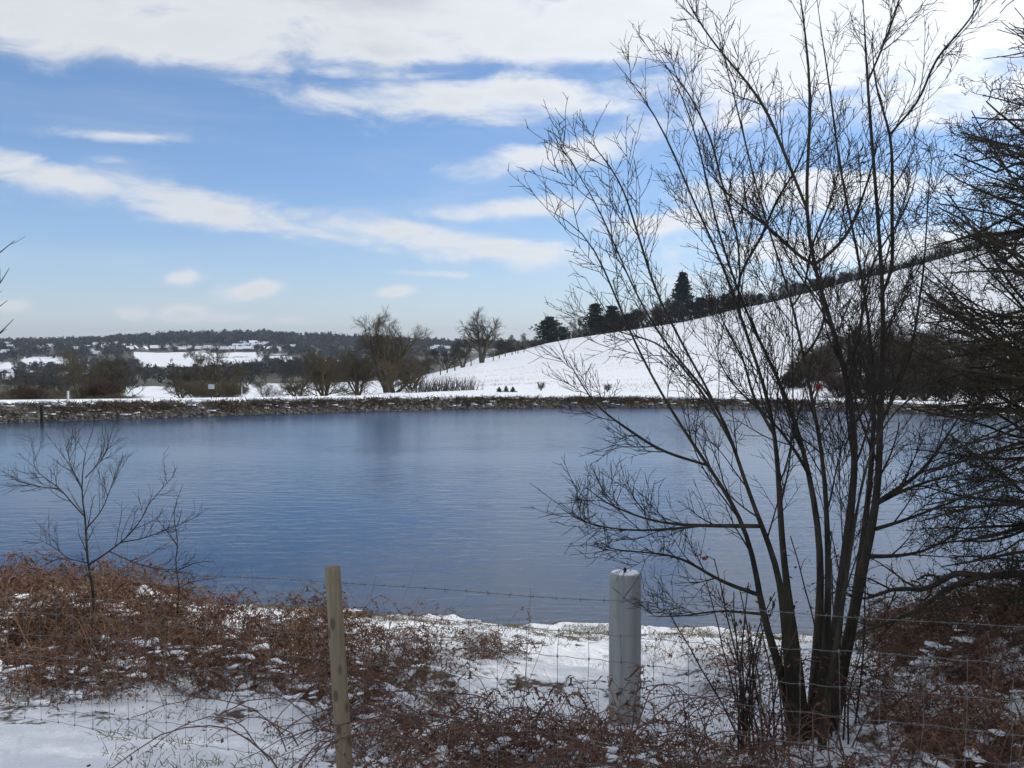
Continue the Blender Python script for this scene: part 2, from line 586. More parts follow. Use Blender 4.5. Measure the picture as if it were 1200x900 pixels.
# ------------------------------------------------------------------ the lie of the land
# shore lines as (photo column, depth)
NS_X = np.array([-1081, -600, 0, 200, 300, 450, 600, 850, 1000, 1200, 1700, 2281], float)
NS_Y = np.array([17, 14.5, 13.5, 13.7, 13.6, 13.3, 12.9, 12.46, 12.0, 11.6, 11, 11], float)
FB_X = np.array([-1081, -600, -200, 0, 150, 300, 450, 640, 850, 1000, 1100, 1200, 1500, 2281], float)
FB_Y = np.array([19, 30, 41, 44.6, 46.6, 49.3, 52.3, 55, 54.3, 51.7, 49.3, 47, 38, 20], float)
CR_X = np.array([-1081, 0, 300, 640, 850, 1100, 2281], float)
CR_Z = np.array([0.85, 0.80, 0.66, 0.54, 0.46, 0.42, 0.42], float)


def near_shore(px):
    return np.interp(px, NS_X, NS_Y)


def far_bank(px):
    px = np.asarray(px, float)
    o = np.zeros(px.shape)
    for d in (-120, -60, 0, 60, 120):
        o = o + np.interp(px + d, FB_X, FB_Y)
    return o / 5


CTRL = [(0, 850, 6.08), (-400, 820, 8.0), (388, 912, 4.9), (730, 967, 4.19), (1200, 1056, 3.5), (734, 847, 7.7), (950, 872, 6.0), (105, 742, 8.5),
        (0, 700, 10.0), (-400, 700, 10.0), (200, 725, 9.5), (300, 748, 9.5), (500, 762, 9.5), (600, 741, 11.5), (850, 752, 11.0), (400, 727, 11.5),
        (200, 708, 11.5), (0, 692, 11.5), (1150, 740, 7.5), (1050, 782, 7.3), (1350, 715, 7.5), (1200, 735, 9.5), (1000, 762, 9.0), (600, 1000, 3.5), (0, 900, 5.0), (620, 800, 8.6)]
cp_ = [at(*c) for c in CTRL]
for (X, Y, D) in ((0, 0, 1.62), (-3, 0, 1.75), (3, 0, 1.5), (0, -6, 1.5), (-6, 3, 2.15), (6, 3, 1.45), (-8, 6, 2.4), (8, 6, 1.6), (-10, 10, 2.9), (10, 9, 2.4), (0, -20, 1.4), (12, -4, 1.2), (-12, -4, 2.0)):
    cp_.append(np.array((X, Y, EYE - D)))
for px in (-800, -400, -150, 0, 100, 200, 300, 450, 600, 720, 850, 1000, 1200, 1500, 1900):
    Y = float(near_shore(px))
    cp_.append(np.array(((px - 600) / F * Y, Y, 0.0)))
CP = np.array(cp_)


def tps(d2):
    return 0.5 * d2 * np.log(d2 + 1e-9)


def _fit():
    n = len(CP)
    d2 = ((CP[:, None, :2] - CP[None, :, :2]) ** 2).sum(-1)
    A = np.zeros((n + 3, n + 3))
    A[:n, :n] = tps(d2) + np.eye(n) * 0.15
    A[:n, n] = 1
    A[:n, n + 1:] = CP[:, :2]
    A[n:, :n] = A[:n, n:].T
    return np.linalg.solve(A, np.concatenate([CP[:, 2], np.zeros(3)]))


TPSW = _fit()


def near_z(X, Y):
    X, Y = np.asarray(X, float), np.asarray(Y, float)
    sh = X.shape
    x, y = X.ravel(), Y.ravel()
    out = np.zeros(len(x))
    for s in range(0, len(x), 20000):
        d2 = (x[s:s + 20000, None] - CP[None, :, 0]) ** 2 + (y[s:s + 20000, None] - CP[None, :, 1]) ** 2
        out[s:s + 20000] = tps(d2) @ TPSW[:len(CP)] + TPSW[len(CP)] + TPSW[len(CP) + 1] * x[s:s + 20000] + TPSW[len(CP) + 2] * y[s:s + 20000]
    return out.reshape(sh)


# dead bracken and bramble beds as ellipses in the photograph's columns / rows of the ground: cx, cy, rx, ry, weight
BEDS = [(50, 745, 215, 50, 1.0), (240, 783, 170, 34, 0.95), (-220, 760, 300, 70, 1.0), (440, 812, 110, 44, 0.95), (120, 806, 190, 20, 0.6), (350, 752, 70, 14, 0.7), (572, 764, 30, 16, 0.8),
        (520, 876, 150, 24, 0.7), (760, 918, 290, 36, 0.85), (960, 905, 110, 30, 0.8), (1130, 885, 150, 85, 1.0), (1170, 765, 150, 42, 1.0), (1040, 805, 60, 26, 0.6),
        (850, 778, 80, 8, 0.7), (830, 808, 50, 7, 0.45), (1400, 800, 300, 160, 1.0), (480, 748, 36, 7, 0.4), (900, 826, 36, 12, 0.6), (500, 780, 80, 20, 0.6)]


def beds(px, py):
    d = np.zeros(np.shape(px))
    for (cx, cy, rx, ry, wt) in BEDS:
        r2 = ((px - cx) / rx) ** 2 + ((py - cy) / ry) ** 2
        d = np.maximum(d, wt * sstep(1.35, 0.55, r2))
    return d


# depth breakpoints of the land beyond the lake and its photo rows, by photo column
FAR_Y = [60, 90, 120, 200, 300, 420, 600, 800, 1000, 1200, 1450, 1700, 2400, 4500, 8000, 9500]
FAR_C = [-1081, 0, 160, 300, 400, 470, 510, 560, 640, 700, 800, 900, 1000, 1100, 1200, 1500, 2281]
N_ = None
FAR_R = {
    -1081: [490, 500, 490, 478, 468, 460, 450, 441, 430, 412, 405, 402, 402, 401, 398, 399],
    0: [476, 486, 480, 472, 465, 459, 450, 441, 430, 413, 405, 402.5, 402, 401, 397.6, 399],
    160: [473, 480, 476, 469, 462, 456, 447, 437, 428, 413, 404, 398.5, 402, 401, 398.2, 399],
    300: [468, 474, 470, 462, 456, 450, 442, 434, 427, 413, 403, 397, 402, 401, 398.5, 399],
    400: [464, 466, 464, 455, 450, 447, 440, 432, 425, 414, 405, 399, 402, 401, 399, 399],
    470: [462, 459, 452, 446, 446, 445, 438, 431, 424, 415, 407, 402, 402, 401, 399, 399],
    510: [461, 455, 446, 436, 441, 443, 437, 430, 423, 415, 408, 404, 402, 401, 399, 399],
    560: [461, 452, 442, 425, 420, 434, 435, 430, 424, 416, 409, 405, 402, 401, 399, 399],
    640: [461, 448, 436, 414, 402, 412, 425, 425, 420, 415, 410, 405, 402, 401, 399, 399],
    700: [462, 446, 431, 406, 392.5, 398, 410, 416, 416, 413, 410, 405, 402, 401, 399, 399],
    800: [463, 442, 424, 395, 377, 380, 392, 402, 408, 410, 408, 405, 402, 401, 399, 399],
    900: [466, 438, 415, 380, 353, 356, 372, 388, 398, 403, 404, 404, 402, 401, 399, 399],
    1000: [469, 434, 405, 361, 328, 332, 352, 374, 388, 395, 399, 401, 402, 401, 399, 399],
    1100: [472, 430, 396, 342, 304, 308, 332, 358, 376, 388, 395, 399, 402, 401, 399, 399],
    1200: [475, 426, 386, 322, 277, 284, 312, 342, 364, 380, 390, 396, 402, 401, 399, 399],
    1500: [490, 420, 366, 285, 225, 236, 270, 308, 340, 364, 382, 392, 402, 401, 399, 399],
    2281: [500, 420, 366, 285, 225, 236, 270, 308, 340, 364, 382, 392, 402, 401, 399, 399],
}
ROWS = np.array([FAR_R[c] for c in FAR_C], float)


def far_rows(px):
    return np.array([np.interp(px, FAR_C, ROWS[:, k]) for k in range(len(FAR_Y))])


def ground_col(px, Ys):
    """height along one column beyond the near shore"""
    yn, yb, zc = float(near_shore(px)), float(far_bank(px)), float(np.interp(px, CR_X, CR_Z))
    fr = far_rows(px)
    ys = [yn, yn + 2.5, yb - 2.5, yb - 0.35, yb + 1.25, yb + 1.8, yb + 4.2]
    zs = [0.0, -0.9, -0.9, -0.30, zc - 0.16, zc - 0.02, zc - 0.03]
    for k, Y in enumerate(FAR_Y):
        Yk = max(Y, yb + 6.0 + k * 0.5)
        ys.append(Yk)
        zs.append(EYE - (fr[k] - HOR) / F * Yk)
    return np.interp(Ys, ys, zs)


THMAX = math.radians(55)


def build_ground():
    th = np.radians(np.concatenate([np.arange(-180, -56, 2.0), np.arange(-56, -31, 0.6), np.arange(-31, 31, 0.22), np.arange(31, 56, 0.6), np.arange(56, 180.1, 2.0)]))
    rho = np.concatenate([[0.0], np.geomspace(0.6, 18, 330), np.geomspace(18.3, 40, 60), np.linspace(40.3, 62, 90), np.geomspace(62.4, 9500, 190)])
    TH, RH = np.meshgrid(th, rho)
    X, Y = RH * np.sin(TH), RH * np.cos(TH)
    thc = np.clip(TH, -THMAX, THMAX)
    px = 600 + F * np.tan(thc)
    Ye = RH * np.cos(thc)
    Z = np.zeros_like(X)
    for j in range(len(th)):
        Z[:, j] = ground_col(px[0, j], Ye[:, j])
    behind = np.abs(TH) > math.radians(75)
    yn = near_shore(px)
    near = (Ye < yn) | (behind & (RH < 26))
    zn = near_z(X[near], Y[near])
    zn = np.clip(zn, -0.5, 3.2)
    wgt = sstep(yn[near] - 1.6, yn[near], Ye[near])
    wgt = np.where(behind[near], 0, wgt)
    zn = zn * (1 - wgt) + wgt * (yn[near] - Ye[near]) * 0.12
    Z[near] = zn
    bb = sstep(math.radians(62), math.radians(85), np.abs(TH))
    Z = np.where(RH > 18, Z * (1 - bb) + bb * (1.9 + 0.0 * RH), Z)
    Z = np.where((bb > 0) & (RH <= 18), np.maximum(Z, -0.3), Z)
    P = np.stack([X, Y, Z], -1)
    qx, qy = pix(P)
    front = (Y > 0.5)
    bed = np.where(near & front, beds(qx, qy), 0)
    bed = np.where(near & ~front, 0, bed)
    rough = fbm(X * 1.1, Y * 1.1, 3, 4) - 0.5
    Z += np.where(near, rough * 0.13 + (fbm(X * 4, Y * 4, 9, 4) - 0.5) * 0.075, 0)
    Z += np.where(near, bed * (fbm(X * 1.9, Y * 1.9, 21, 3) - 0.52) * 0.55, 0)
    fz = (Ye > 64)
    Z += np.where(fz, (fbm(X / 22, Y / 22, 5, 4) - 0.5) * np.clip(RH / 140, 0, 5) * 0.7, 0)
    # snow cover and far roughness
    cover = 1.0 - 0.52 * bed
    cover = np.where(near & (Z < 0.022), 0.85 * sstep(-0.01, 0.022, Z), cover)
    cover = np.where(near & (bed < 0.2) & front & (Y > 6), cover - 0.46 * sstep(0.47, 0.64, fbm(X * 1.6, Y * 2.6, 41, 4)), cover)
    lake = (~near) & (Z < 0.02) & (Ye < far_bank(px) + 1)
    cover = np.where(lake, 0, cover)
    wild = np.where((Ye > 330) & (RH > 1), 0.66, 0.0)
    wild = np.where((Ye > 64) & (Ye < 330) & (px < 440), 0.52 * sstep(440, 380, px), wild)
    # fields that lie white, in the photograph's columns and rows
    for (x0, x1, y0, y1) in ((160, 305, 414, 429), (-20, 18, 426, 438), (30, 72, 419, 427), (150, 216, 454, 464), (290, 420, 449, 466), (350, 420, 424, 430), (304, 340, 419, 426)):
        ins = sstep(x0 - 6, x0 + 2, qx) * sstep(x1 + 6, x1 - 2, qx) * sstep(y0 - 2, y0 + 1, qy) * sstep(y1 + 2, y1 - 1, qy)
        wild = np.where((Ye > 64), np.minimum(wild, 1 - ins) - 0.3 * ins, wild)
    n_r, n_t = X.shape
    idx = np.arange(n_r * n_t).reshape(n_r, n_t)
    q = np.stack([idx[:-1, :-1], idx[:-1, 1:], idx[1:, 1:], idx[1:, :-1]], -1).reshape(-1, 4)[:, ::-1]
    me = make_mesh('ground', np.stack([X, Y, Z], -1).reshape(-1, 3), [q], [M['ground']], {'cover': cover.ravel(), 'wild': wild.ravel()})
    link('ground', me, kind='structure', label='snow covered ground of lake bank, valley and hillside')
    return th, rho, Z


G_TH, G_RHO, G_Z = build_ground()


def gz(X, Y):
    """ground height (bilinear look-up in the polar sheet)"""
    X, Y = np.asarray(X, float), np.asarray(Y, float)
    r, t = np.hypot(X, Y), np.arctan2(X, Y)
    i = np.clip(np.searchsorted(G_RHO, r) - 1, 0, len(G_RHO) - 2)
    j = np.clip(np.searchsorted(G_TH, t) - 1, 0, len(G_TH) - 2)
    a = np.clip((r - G_RHO[i]) / (G_RHO[i + 1] - G_RHO[i]), 0, 1)
    b = np.clip((t - G_TH[j]) / (G_TH[j + 1] - G_TH[j]), 0, 1)
    return (G_Z[i, j] * (1 - a) * (1 - b) + G_Z[i + 1, j] * a * (1 - b) + G_Z[i, j + 1] * (1 - a) * b + G_Z[i + 1, j + 1] * a * b)


def on_ground(px, Y):
    X = (px - 600) / F * Y
    return np.array((X, Y, float(gz(X, Y))))


# ------------------------------------------------------------------ lake
def build_water():
    a = np.linspace(-54.9, 54.9, 240)
    px = 600 + F * np.tan(np.radians(a))
    yn, yb = near_shore(px) - 1.2, far_bank(px) + 0.6
    V, n = [], 24
    for k in range(n):
        f = k / (n - 1)
        Y = yn * (1 - f) + yb * f
        V.append(np.stack([(px - 600) / F * Y, Y, np.zeros_like(Y)], -1))
    V = np.array(V)
    idx = np.arange(V.shape[0] * V.shape[1]).reshape(V.shape[:2])
    q = np.stack([idx[:-1, :-1], idx[:-1, 1:], idx[1:, 1:], idx[1:, :-1]], -1).reshape(-1, 4)
    link('lake_water', make_mesh('lake_water', V.reshape(-1, 3), [q], [M['water']]), kind='structure', label='blue rippled water of the small reservoir')


build_water()


# ------------------------------------------------------------------ stone pitched far bank
def rock(rng):
    V = np.array([(x, y, z) for x in (-1, 1) for y in (-1, 1) for z in (-1, 1)], float) * 0.5
    V *= 1 + rng.uniform(-0.28, 0.28, V.shape)
    V[:, 2] *= 0.7
    Q = np.array([(0, 1, 3, 2), (4, 6, 7, 5), (0, 4, 5, 1), (2, 3, 7, 6), (0, 2, 6, 4), (1, 5, 7, 3)])
    return V, Q


def build_bank():
    rng = np.random.default_rng(4)
    bank = empty('embankment', (0, 50, 0), kind='structure', label='stone pitched embankment closing the far side of the lake')
    rocks = [rock(rng) for _ in range(14)]
    g = Geo()
    N = 15000
    px = rng.uniform(-420, 1620, N)
    f = rng.random(N)
    yb, zc = far_bank(px), np.interp(px, CR_X, CR_Z)
    Y = yb - 0.25 + f * 1.75
    X = (px - 600) / F * Y
    Z = np.interp(f, [0, 1], [0, 1]) * (zc + 0.05) - 0.12
    size = rng.uniform(0.08, 0.21, N) * (0.8 + 0.4 * rng.random(N))
    size = np.where(f > 0.85, size * 0.6, size)
    for k in range(N):
        V, Q = rocks[k % 14]
        a = rng.uniform(0, 6.28)
        R = np.array([[math.cos(a), -math.sin(a), 0], [math.sin(a), math.cos(a), 0], [0, 0, 1]])
        b_, c_ = rng.normal(0, 0.6), rng.normal(0, 0.6)
        R = R @ np.array([[1, 0, 0], [0, math.cos(b_), -math.sin(b_)], [0, math.sin(b_), math.cos(b_)]]) @ np.array([[math.cos(c_), 0, math.sin(c_)], [0, 1, 0], [-math.sin(c_), 0, math.cos(c_)]])
        g.add(V @ R.T * size[k] * np.array((1.1, 1, 1)) + (X[k], Y[k], Z[k]), quads=Q, attr=rng.random() ** 2.5)
    link('stone_pitching', g.mesh('stone_pitching', [M['stone']], smooth=False, off=(0, 50, 0)), bank, kind='stuff')
    # dead growth along the top of the pitching
    g = Geo()
    N = 16000
    px = rng.uniform(-420, 1620, N)
    yb, zc = far_bank(px), np.interp(px, CR_X, CR_Z)
    clump = fbm(px / 26, np.zeros(N), 8, 3)
    f = np.clip(rng.normal(0.74, 0.20, N), 0.10, 1.08)
    keep = (clump + rng.uniform(-0.2, 0.2, N) > 0.38)
    px, yb, zc, f, clump = px[keep], yb[keep], zc[keep], f[keep], clump[keep]
    n = len(px)
    Y = yb - 0.25 + f * 1.5
    S = np.stack([(px - 600) / F * Y, Y, np.clip(f, 0, 1) * zc - 0.05], -1)
    L = rng.uniform(0.10, 0.32, n)
    D = np.stack([rng.normal(0, 0.6, n), rng.normal(-0.3, 0.5, n), rng.uniform(0.3, 1.0, n)], -1)
    P = np.stack([S, S + D * L[:, None] * 0.5, S + D * L[:, None] + np.array((0, 0, -0.12)) * L[:, None]], 1)
    g.tubes(P, np.tile([0.018, 0.014, 0.006], (n, 1)), 3, rng.random(n) ** 1.5)
    link('dead_growth', g.mesh('dead_growth', [material('bank_growth', (0.10, 0.060, 0.040), (0.060, 0.045, 0.032), 0.6, 0.9, rnd=((0.17, 0.14, 0.095), 0.7))], off=(0, 50, 0)), bank, kind='stuff')
    # snow caught between the stones
    g = Geo()
    N = 420
    px = rng.uniform(-420, 1620, N)
    yb, zc = far_bank(px), np.interp(px, CR_X, CR_Z)
    f = np.where(rng.random(N) < 0.45, rng.uniform(0.92, 1.15, N), rng.uniform(0.2, 0.9, N))
    Y = yb - 0.25 + f * 1.75
    for k in range(N):
        V, Q = rocks[k % 14]
        s = rng.uniform(0.07, 0.20) if f[k] < 0.85 else rng.uniform(0.2, 0.5)
        g.add(V * s * np.array((1.6, 0.9, 0.42)) + ((px[k] - 600) / F * Y[k], Y[k], min(f[k], 1.0) * (zc[k] + 0.02) + (0.02 if f[k] < 0.85 else -0.05)), quads=Q)
    link('snow_patches', g.mesh('snow_patches', [M['snow']], off=(0, 50, 0)), bank, kind='stuff')


build_bank()


# ------------------------------------------------------------------ bare trees of the middle distance
def bare_tree(rng, h=10.0, spread=0.5, trunks=1, lean=0.15, twigs=(9, 8, 6), base_r=0.22, up=0.35, low=0.25, twig_r=0.018, gnarl=0.12, narrow=0.65):
    """returns trunk Geo, crown Geo; origin at the base"""
    tr, cr = Geo(), Geo()
    n = 9
    P, R = [], []
    for k in range(trunks):
        d = np.array((rng.normal(0, lean), rng.normal(0, lean), 1.0))
        if trunks > 1:
            a = 2 * math.pi * k / trunks + rng.uniform(-0.5, 0.5)
            d = np.array((math.cos(a) * lean * 2.2, math.sin(a) * lean * 2.2, 1.0))
        hh = h * rng.uniform(0.72, 0.92)
        pts = [np.zeros(3)]
        for j in range(1, n):
            d = d + np.array((rng.normal(0, gnarl), rng.normal(0, gnarl), 0.06))
            d /= np.linalg.norm(d)
            pts.append(pts[-1] + d * hh / (n - 1))
        P.append(pts)
        R.append(base_r * np.linspace(1, 0.10, n) ** 0.9)
    P, R = np.array(P), np.array(R)
    P[:, 0, 2] -= 0.3
    tr.tubes(P, R, 7)
    L1, R1 = spawn(P, R, twigs[0] + 2, rng, (low, 0.97), (35, 70), (h * spread * 0.55, h * spread), 8, (0, 0, up), 0.16, 0.55, twig_r, narrow)
    L2, R2 = spawn(L1, R1, twigs[1], rng, (0.2, 0.98), (25, 60), (h * spread * 0.22, h * spread * 0.5), 6, (0, 0, up * 0.6), 0.16, 0.6, twig_r, 0.5)
    L3, R3 = spawn(L2, R2, twigs[2], rng, (0.15, 1.0), (20, 60), (h * spread * 0.08, h * spread * 0.22), 4, (0, 0, 0.15), 0.16, 0.6, twig_r * 0.8, 0.4)
    cr.tubes(L1, R1, 5)
    cr.tubes(L2, R2, 4)
    cr.tubes(L3, R3, 3)
    return tr, cr


def tree_thing(name, label, cat, tr, cr, bark, twig, loc, rz=0, s=1.0, group=None, crown='crown', trunk='trunk'):
    e = empty(name, loc, rz, label=label, category=cat)
    if group:
        e['group'] = group
    e.scale = (s, s, s)
    link(trunk, tr.mesh(name + '_' + trunk, [bark]), e)
    link(crown, cr.mesh(name + '_' + crown, [twig]), e)
    return e


def place(o, loc, rz, s, label=None, group=None, sz=None):
    c = copy_tree(o)
    c.location = loc
    c.rotation_euler = (0, 0, rz)
    c.scale = (s, s, sz if sz else s)
    if label:
        c['label'] = label
    if group:
        c['group'] = group
    return c


def middle_distance():
    rng = np.random.default_rng(11)
    # --- the big tree behind the embankment and its companions
    def mk(name, label, px, Y, py_top, wfrac, bark, twig, group=None, base_dz=-0.2, cat='tree', **kw):
        p = on_ground(px, Y)
        p[2] += base_dz
        h = at(px, py_top, Y)[2] - p[2]
        tr, cr = bare_tree(rng, h=h, spread=wfrac, **kw)
        return tree_thing(name, label, cat, tr, cr, bark, twig, p, 0, 1, group)
    mk('bare_tree', 'tall bare forked tree standing behind the embankment above a thicket', 454, 84, 361, 0.42, M['midbark'], M['olive'], trunks=4, lean=0.16, narrow=0.2, base_r=0.22, twigs=(10, 10, 9), twig_r=0.011, low=0.32, gnarl=0.08, up=0.5)
    mk('willow_bush', 'broad olive willow bush directly left of the tall forked tree', 420, 86, 410, 0.62, M['olive'], M['olive'], 'willow bushes behind the embankment', trunks=5, lean=0.28, base_r=0.10, twigs=(9, 10, 9), twig_r=0.010, low=0.10, cat='bush')
    mk('willow_bush', 'olive willow bush with pale stems between a low scrub and the broad willow', 380, 80, 409, 0.55, M['olive'], M['olive'], 'willow bushes behind the embankment', trunks=5, lean=0.25, base_r=0.10, twigs=(9, 10, 9), twig_r=0.010, low=0.10, cat='bush')
    mk('willow_bush', 'small low willow scrub at the left end of the thicket on embankment', 349, 78, 436, 0.65, M['olive'], M['olive'], 'willow bushes behind the embankment', trunks=4, lean=0.35, base_r=0.08, twigs=(7, 7, 6), twig_r=0.015, low=0.1, cat='bush')
    mk('willow_bush', 'dense dark willow bush under the right side of the tall forked tree', 482, 92, 408, 0.55, M['olive'], M['midbark'], 'willow bushes behind the embankment', trunks=5, lean=0.30, base_r=0.11, twigs=(9, 10, 9), twig_r=0.010, low=0.10, cat='bush')
    mk('willow_bush', 'crooked leaning willow bush at the foot of the tall forked tree', 462, 80, 414, 0.6, M['midbark'], M['olive'], 'willow bushes behind the embankment', trunks=3, lean=0.55, base_r=0.16, twigs=(8, 8, 6), twig_r=0.016, low=0.25, cat='bush')
    # --- oaks on the field edge
    mk('oak_tree', 'bare round crowned oak tree standing on the snowy field edge', 565, 196, 366, 0.62, M['midbark'], M['midbark'], trunks=2, base_r=0.48, lean=0.09, narrow=0.4, twigs=(11, 10, 9), twig_r=0.024, low=0.28, up=0.25)
    mk('thorn_bush', 'short crooked bare tree beside the round crowned oak', 542, 182, 397, 0.55, M['midbark'], M['midbark'], trunks=2, base_r=0.25, lean=0.2, twigs=(10, 9, 7), twig_r=0.028, low=0.3)
    # --- left bushes
    mk('bare_tree', 'olive brown bare tree rising from the left bushes behind the embankment', 96, 150, 402, 0.5, M['olive'], M['olive'], 'brown trees in the valley', trunks=3, base_r=0.2, lean=0.2, twigs=(10, 9, 8), twig_r=0.024, low=0.2)
    mk('bare_tree', 'brown bare tree close beside the olive tree in left bushes', 132, 160, 412, 0.62, M['olive'], M['midbark'], 'brown trees in the valley', trunks=4, base_r=0.18, lean=0.25, twigs=(10, 9, 8), twig_r=0.024, low=0.15)
    mk('russet_bush', 'low russet brown bush below the left brown trees', 116, 120, 446, 0.95, M['russet'], M['russet'], 'russet bushes in the valley', trunks=6, base_r=0.08, lean=0.4, twigs=(9, 9, 8), twig_r=0.020, low=0.08, cat='bush')
    mk('russet_bush', 'small russet bush at the far left behind the embankment', 36, 118, 452, 0.95, M['russet'], M['russet'], 'russet bushes in the valley', trunks=6, base_r=0.08, lean=0.4, twigs=(8, 8, 7), twig_r=0.020, low=0.08, cat='bush')
    mk('bare_tree', 'broad brown bare tree behind the small white sign board', 252, 150, 404, 0.5, M['olive'], M['olive'], 'brown trees in the valley', trunks=3, base_r=0.2, lean=0.22, twigs=(10, 9, 8), twig_r=0.024, low=0.2)
    mk('bare_tree', 'lower brown tree just left of the tree behind the sign board', 212, 170, 424, 0.6, M['olive'], M['midbark'], 'brown trees in the valley', trunks=3, base_r=0.18, lean=0.25, twigs=(9, 9, 8), twig_r=0.024, low=0.15)
    # --- low scrub on the bank behind the path
    for (px, Y, top, lab) in ((310, 74, 450, 'small snow dusted scrub bush right of the white marker post'), (322, 84, 447, 'sparse scrub bush in the white field by the willow scrub'),
                              (634, 66, 449, 'sparse little twiggy shrub on the bank below the snowy hill'), (712, 64, 452, 'low brown shrub on the bank behind the long left branches')):
        p = on_ground(px, Y)
        h = at(px, top, Y)[2] - p[2]
        tr, cr = bare_tree(rng, h=max(h, 0.6), spread=0.55, trunks=16, lean=0.30, base_r=0.010, twigs=(3, 4, 3), twig_r=0.0045, low=0.15, gnarl=0.06, up=0.6)
        tree_thing('scrub_bush', lab, 'bush', tr, cr, M['hedge'], M['hedge'], p, group='low scrub along the bank', trunk='stem', crown='twigs')
    # --- shared prototypes for the many trees of the valley
    protos = []
    for k, (sp, tk, bark, twig) in enumerate(((0.5, 1, 'midbark', 'midbark'), (0.55, 2, 'midbark', 'wood'), (0.6, 3, 'olive', 'wood'), (0.45, 1, 'midbark', 'wood'))):
        tr, cr = bare_tree(rng, h=10, spread=sp, trunks=tk, base_r=0.28, lean=0.12 * tk, twigs=(11, 9, 8), twig_r=0.045, low=0.18)
        protos.append(tree_thing('valley_tree', 'bare dark tree low in the valley just beyond the embankment bushes', 'tree', tr, cr, M[bark], M[twig], (0, 0, 0), group='bare trees of the valley'))
    fields = ((166, 303, 414, 429), (-20, 16, 427, 436), (32, 70, 420, 426), (156, 214, 455, 464), (295, 345, 450, 466))
    used = 0
    TREES = []
    tries = 0
    while used < 285 and tries < 8000:
        tries += 1
        Y = float(np.exp(rng.uniform(math.log(300), math.log(1150))))
        px = rng.uniform(-60, 500) if used % 4 else rng.uniform(-40, 330)
        p = on_ground(px, Y)
        s = rng.uniform(0.7, 1.25) * (1.0 if Y > 500 else 0.7)
        qx, qy = pix(p)
        qt = qy - 9.5 * s / Y * F
        if any(x0 - 3 < qx < x1 + 3 and qy > y0 + 1 and qt < y1 - 1.0 for (x0, x1, y0, y1) in fields):
            continue
        if qt < 401 and Y < 900:
            continue
        pr = protos[used % 4]
        rz = rng.uniform(0, 6.28)
        if used < 4:
            pr.location, pr.rotation_euler, pr.scale = p, (0, 0, rz), (s, s, s)
        else:
            TREES.append(place(pr, p, rz, s))
        last = pr if used < 4 else TREES[-1]
        if Y > 800:
            last['label'], last['group'] = 'small bare tree in the wood just below the valley houses', 'bare trees below the houses'
        elif Y > 480:
            last['label'], last['group'] = 'bare dark tree in the belt between the lake valley and houses', 'bare trees of the middle valley'
        used += 1
    # hedge trees inside and around the big white field
    for (px, Y, s) in ((217, 1080, 0.7), (231, 1060, 0.8), (234, 1000, 0.85), (200, 1010, 0.6), (306, 1090, 0.9), (312, 1020, 1.0), (318, 960, 0.9)):
        place(protos[int(px) % 4], on_ground(px, Y), px, s, 'small bare hedge tree on the edge of the white valley field', 'hedge trees by the white field')
    tr, cr = bare_tree(rng, h=4, spread=0.75, trunks=6, lean=0.35, base_r=0.06, twigs=(8, 8, 7), twig_r=0.016, low=0.06)
    bush = None
    for k in range(40):
        px = rng.uniform(-40, 345)
        Y = float(np.exp(rng.uniform(math.log(110), math.log(330))))
        if 150 < px < 215 and Y < 260 or 290 < px and Y < 150:
            continue
        p = on_ground(px, Y)
        s = rng.uniform(0.45, 1.0)
        m_ = 'russet' if k % 3 == 0 else 'olive'
        if bush is None:
            bush = tree_thing('valley_bush', 'low twiggy brown bush on rough ground behind the embankment', 'bush', tr, cr, M['olive'], M['olive'], p, px, s, 'brown bushes on rough ground', trunk='stem', crown='twigs')
        else:
            place(bush, p, px, s * rng.uniform(0.7, 1.7), sz=s * rng.uniform(0.5, 1.0))
    # --- trees behind the snowy hill field edge
    for (px, Y, top) in ((522, 240, 404), (590, 262, 396), (604, 250, 394), (616, 266, 392), (628, 270, 396), (585, 300, 400), (672, 292, 376), (660, 300, 384)):
        p = on_ground(px, Y)
        s = max(at(px, top, Y)[2] - p[2], 2.5) / 9.0
        place(protos[int(px) % 4], p, px, s, 'dark bare tree in the row along the snowy field top', 'trees along the field top')
    for k in range(44):
        px = rng.uniform(680, 1000)
        Y = 300 + rng.uniform(0, 14)
        p = on_ground(px, Y)
        s = rng.uniform(0.42, 0.66) * np.interp(px, [680, 760, 860, 1000], [1.1, 1.45, 1.1, 0.65])
        place(protos[k % 4], p, px, s, 'bare hedgerow tree on the skyline of the snowy hill', 'hedgerow trees on the hill skyline')
    return protos


PROTOS = middle_distance()


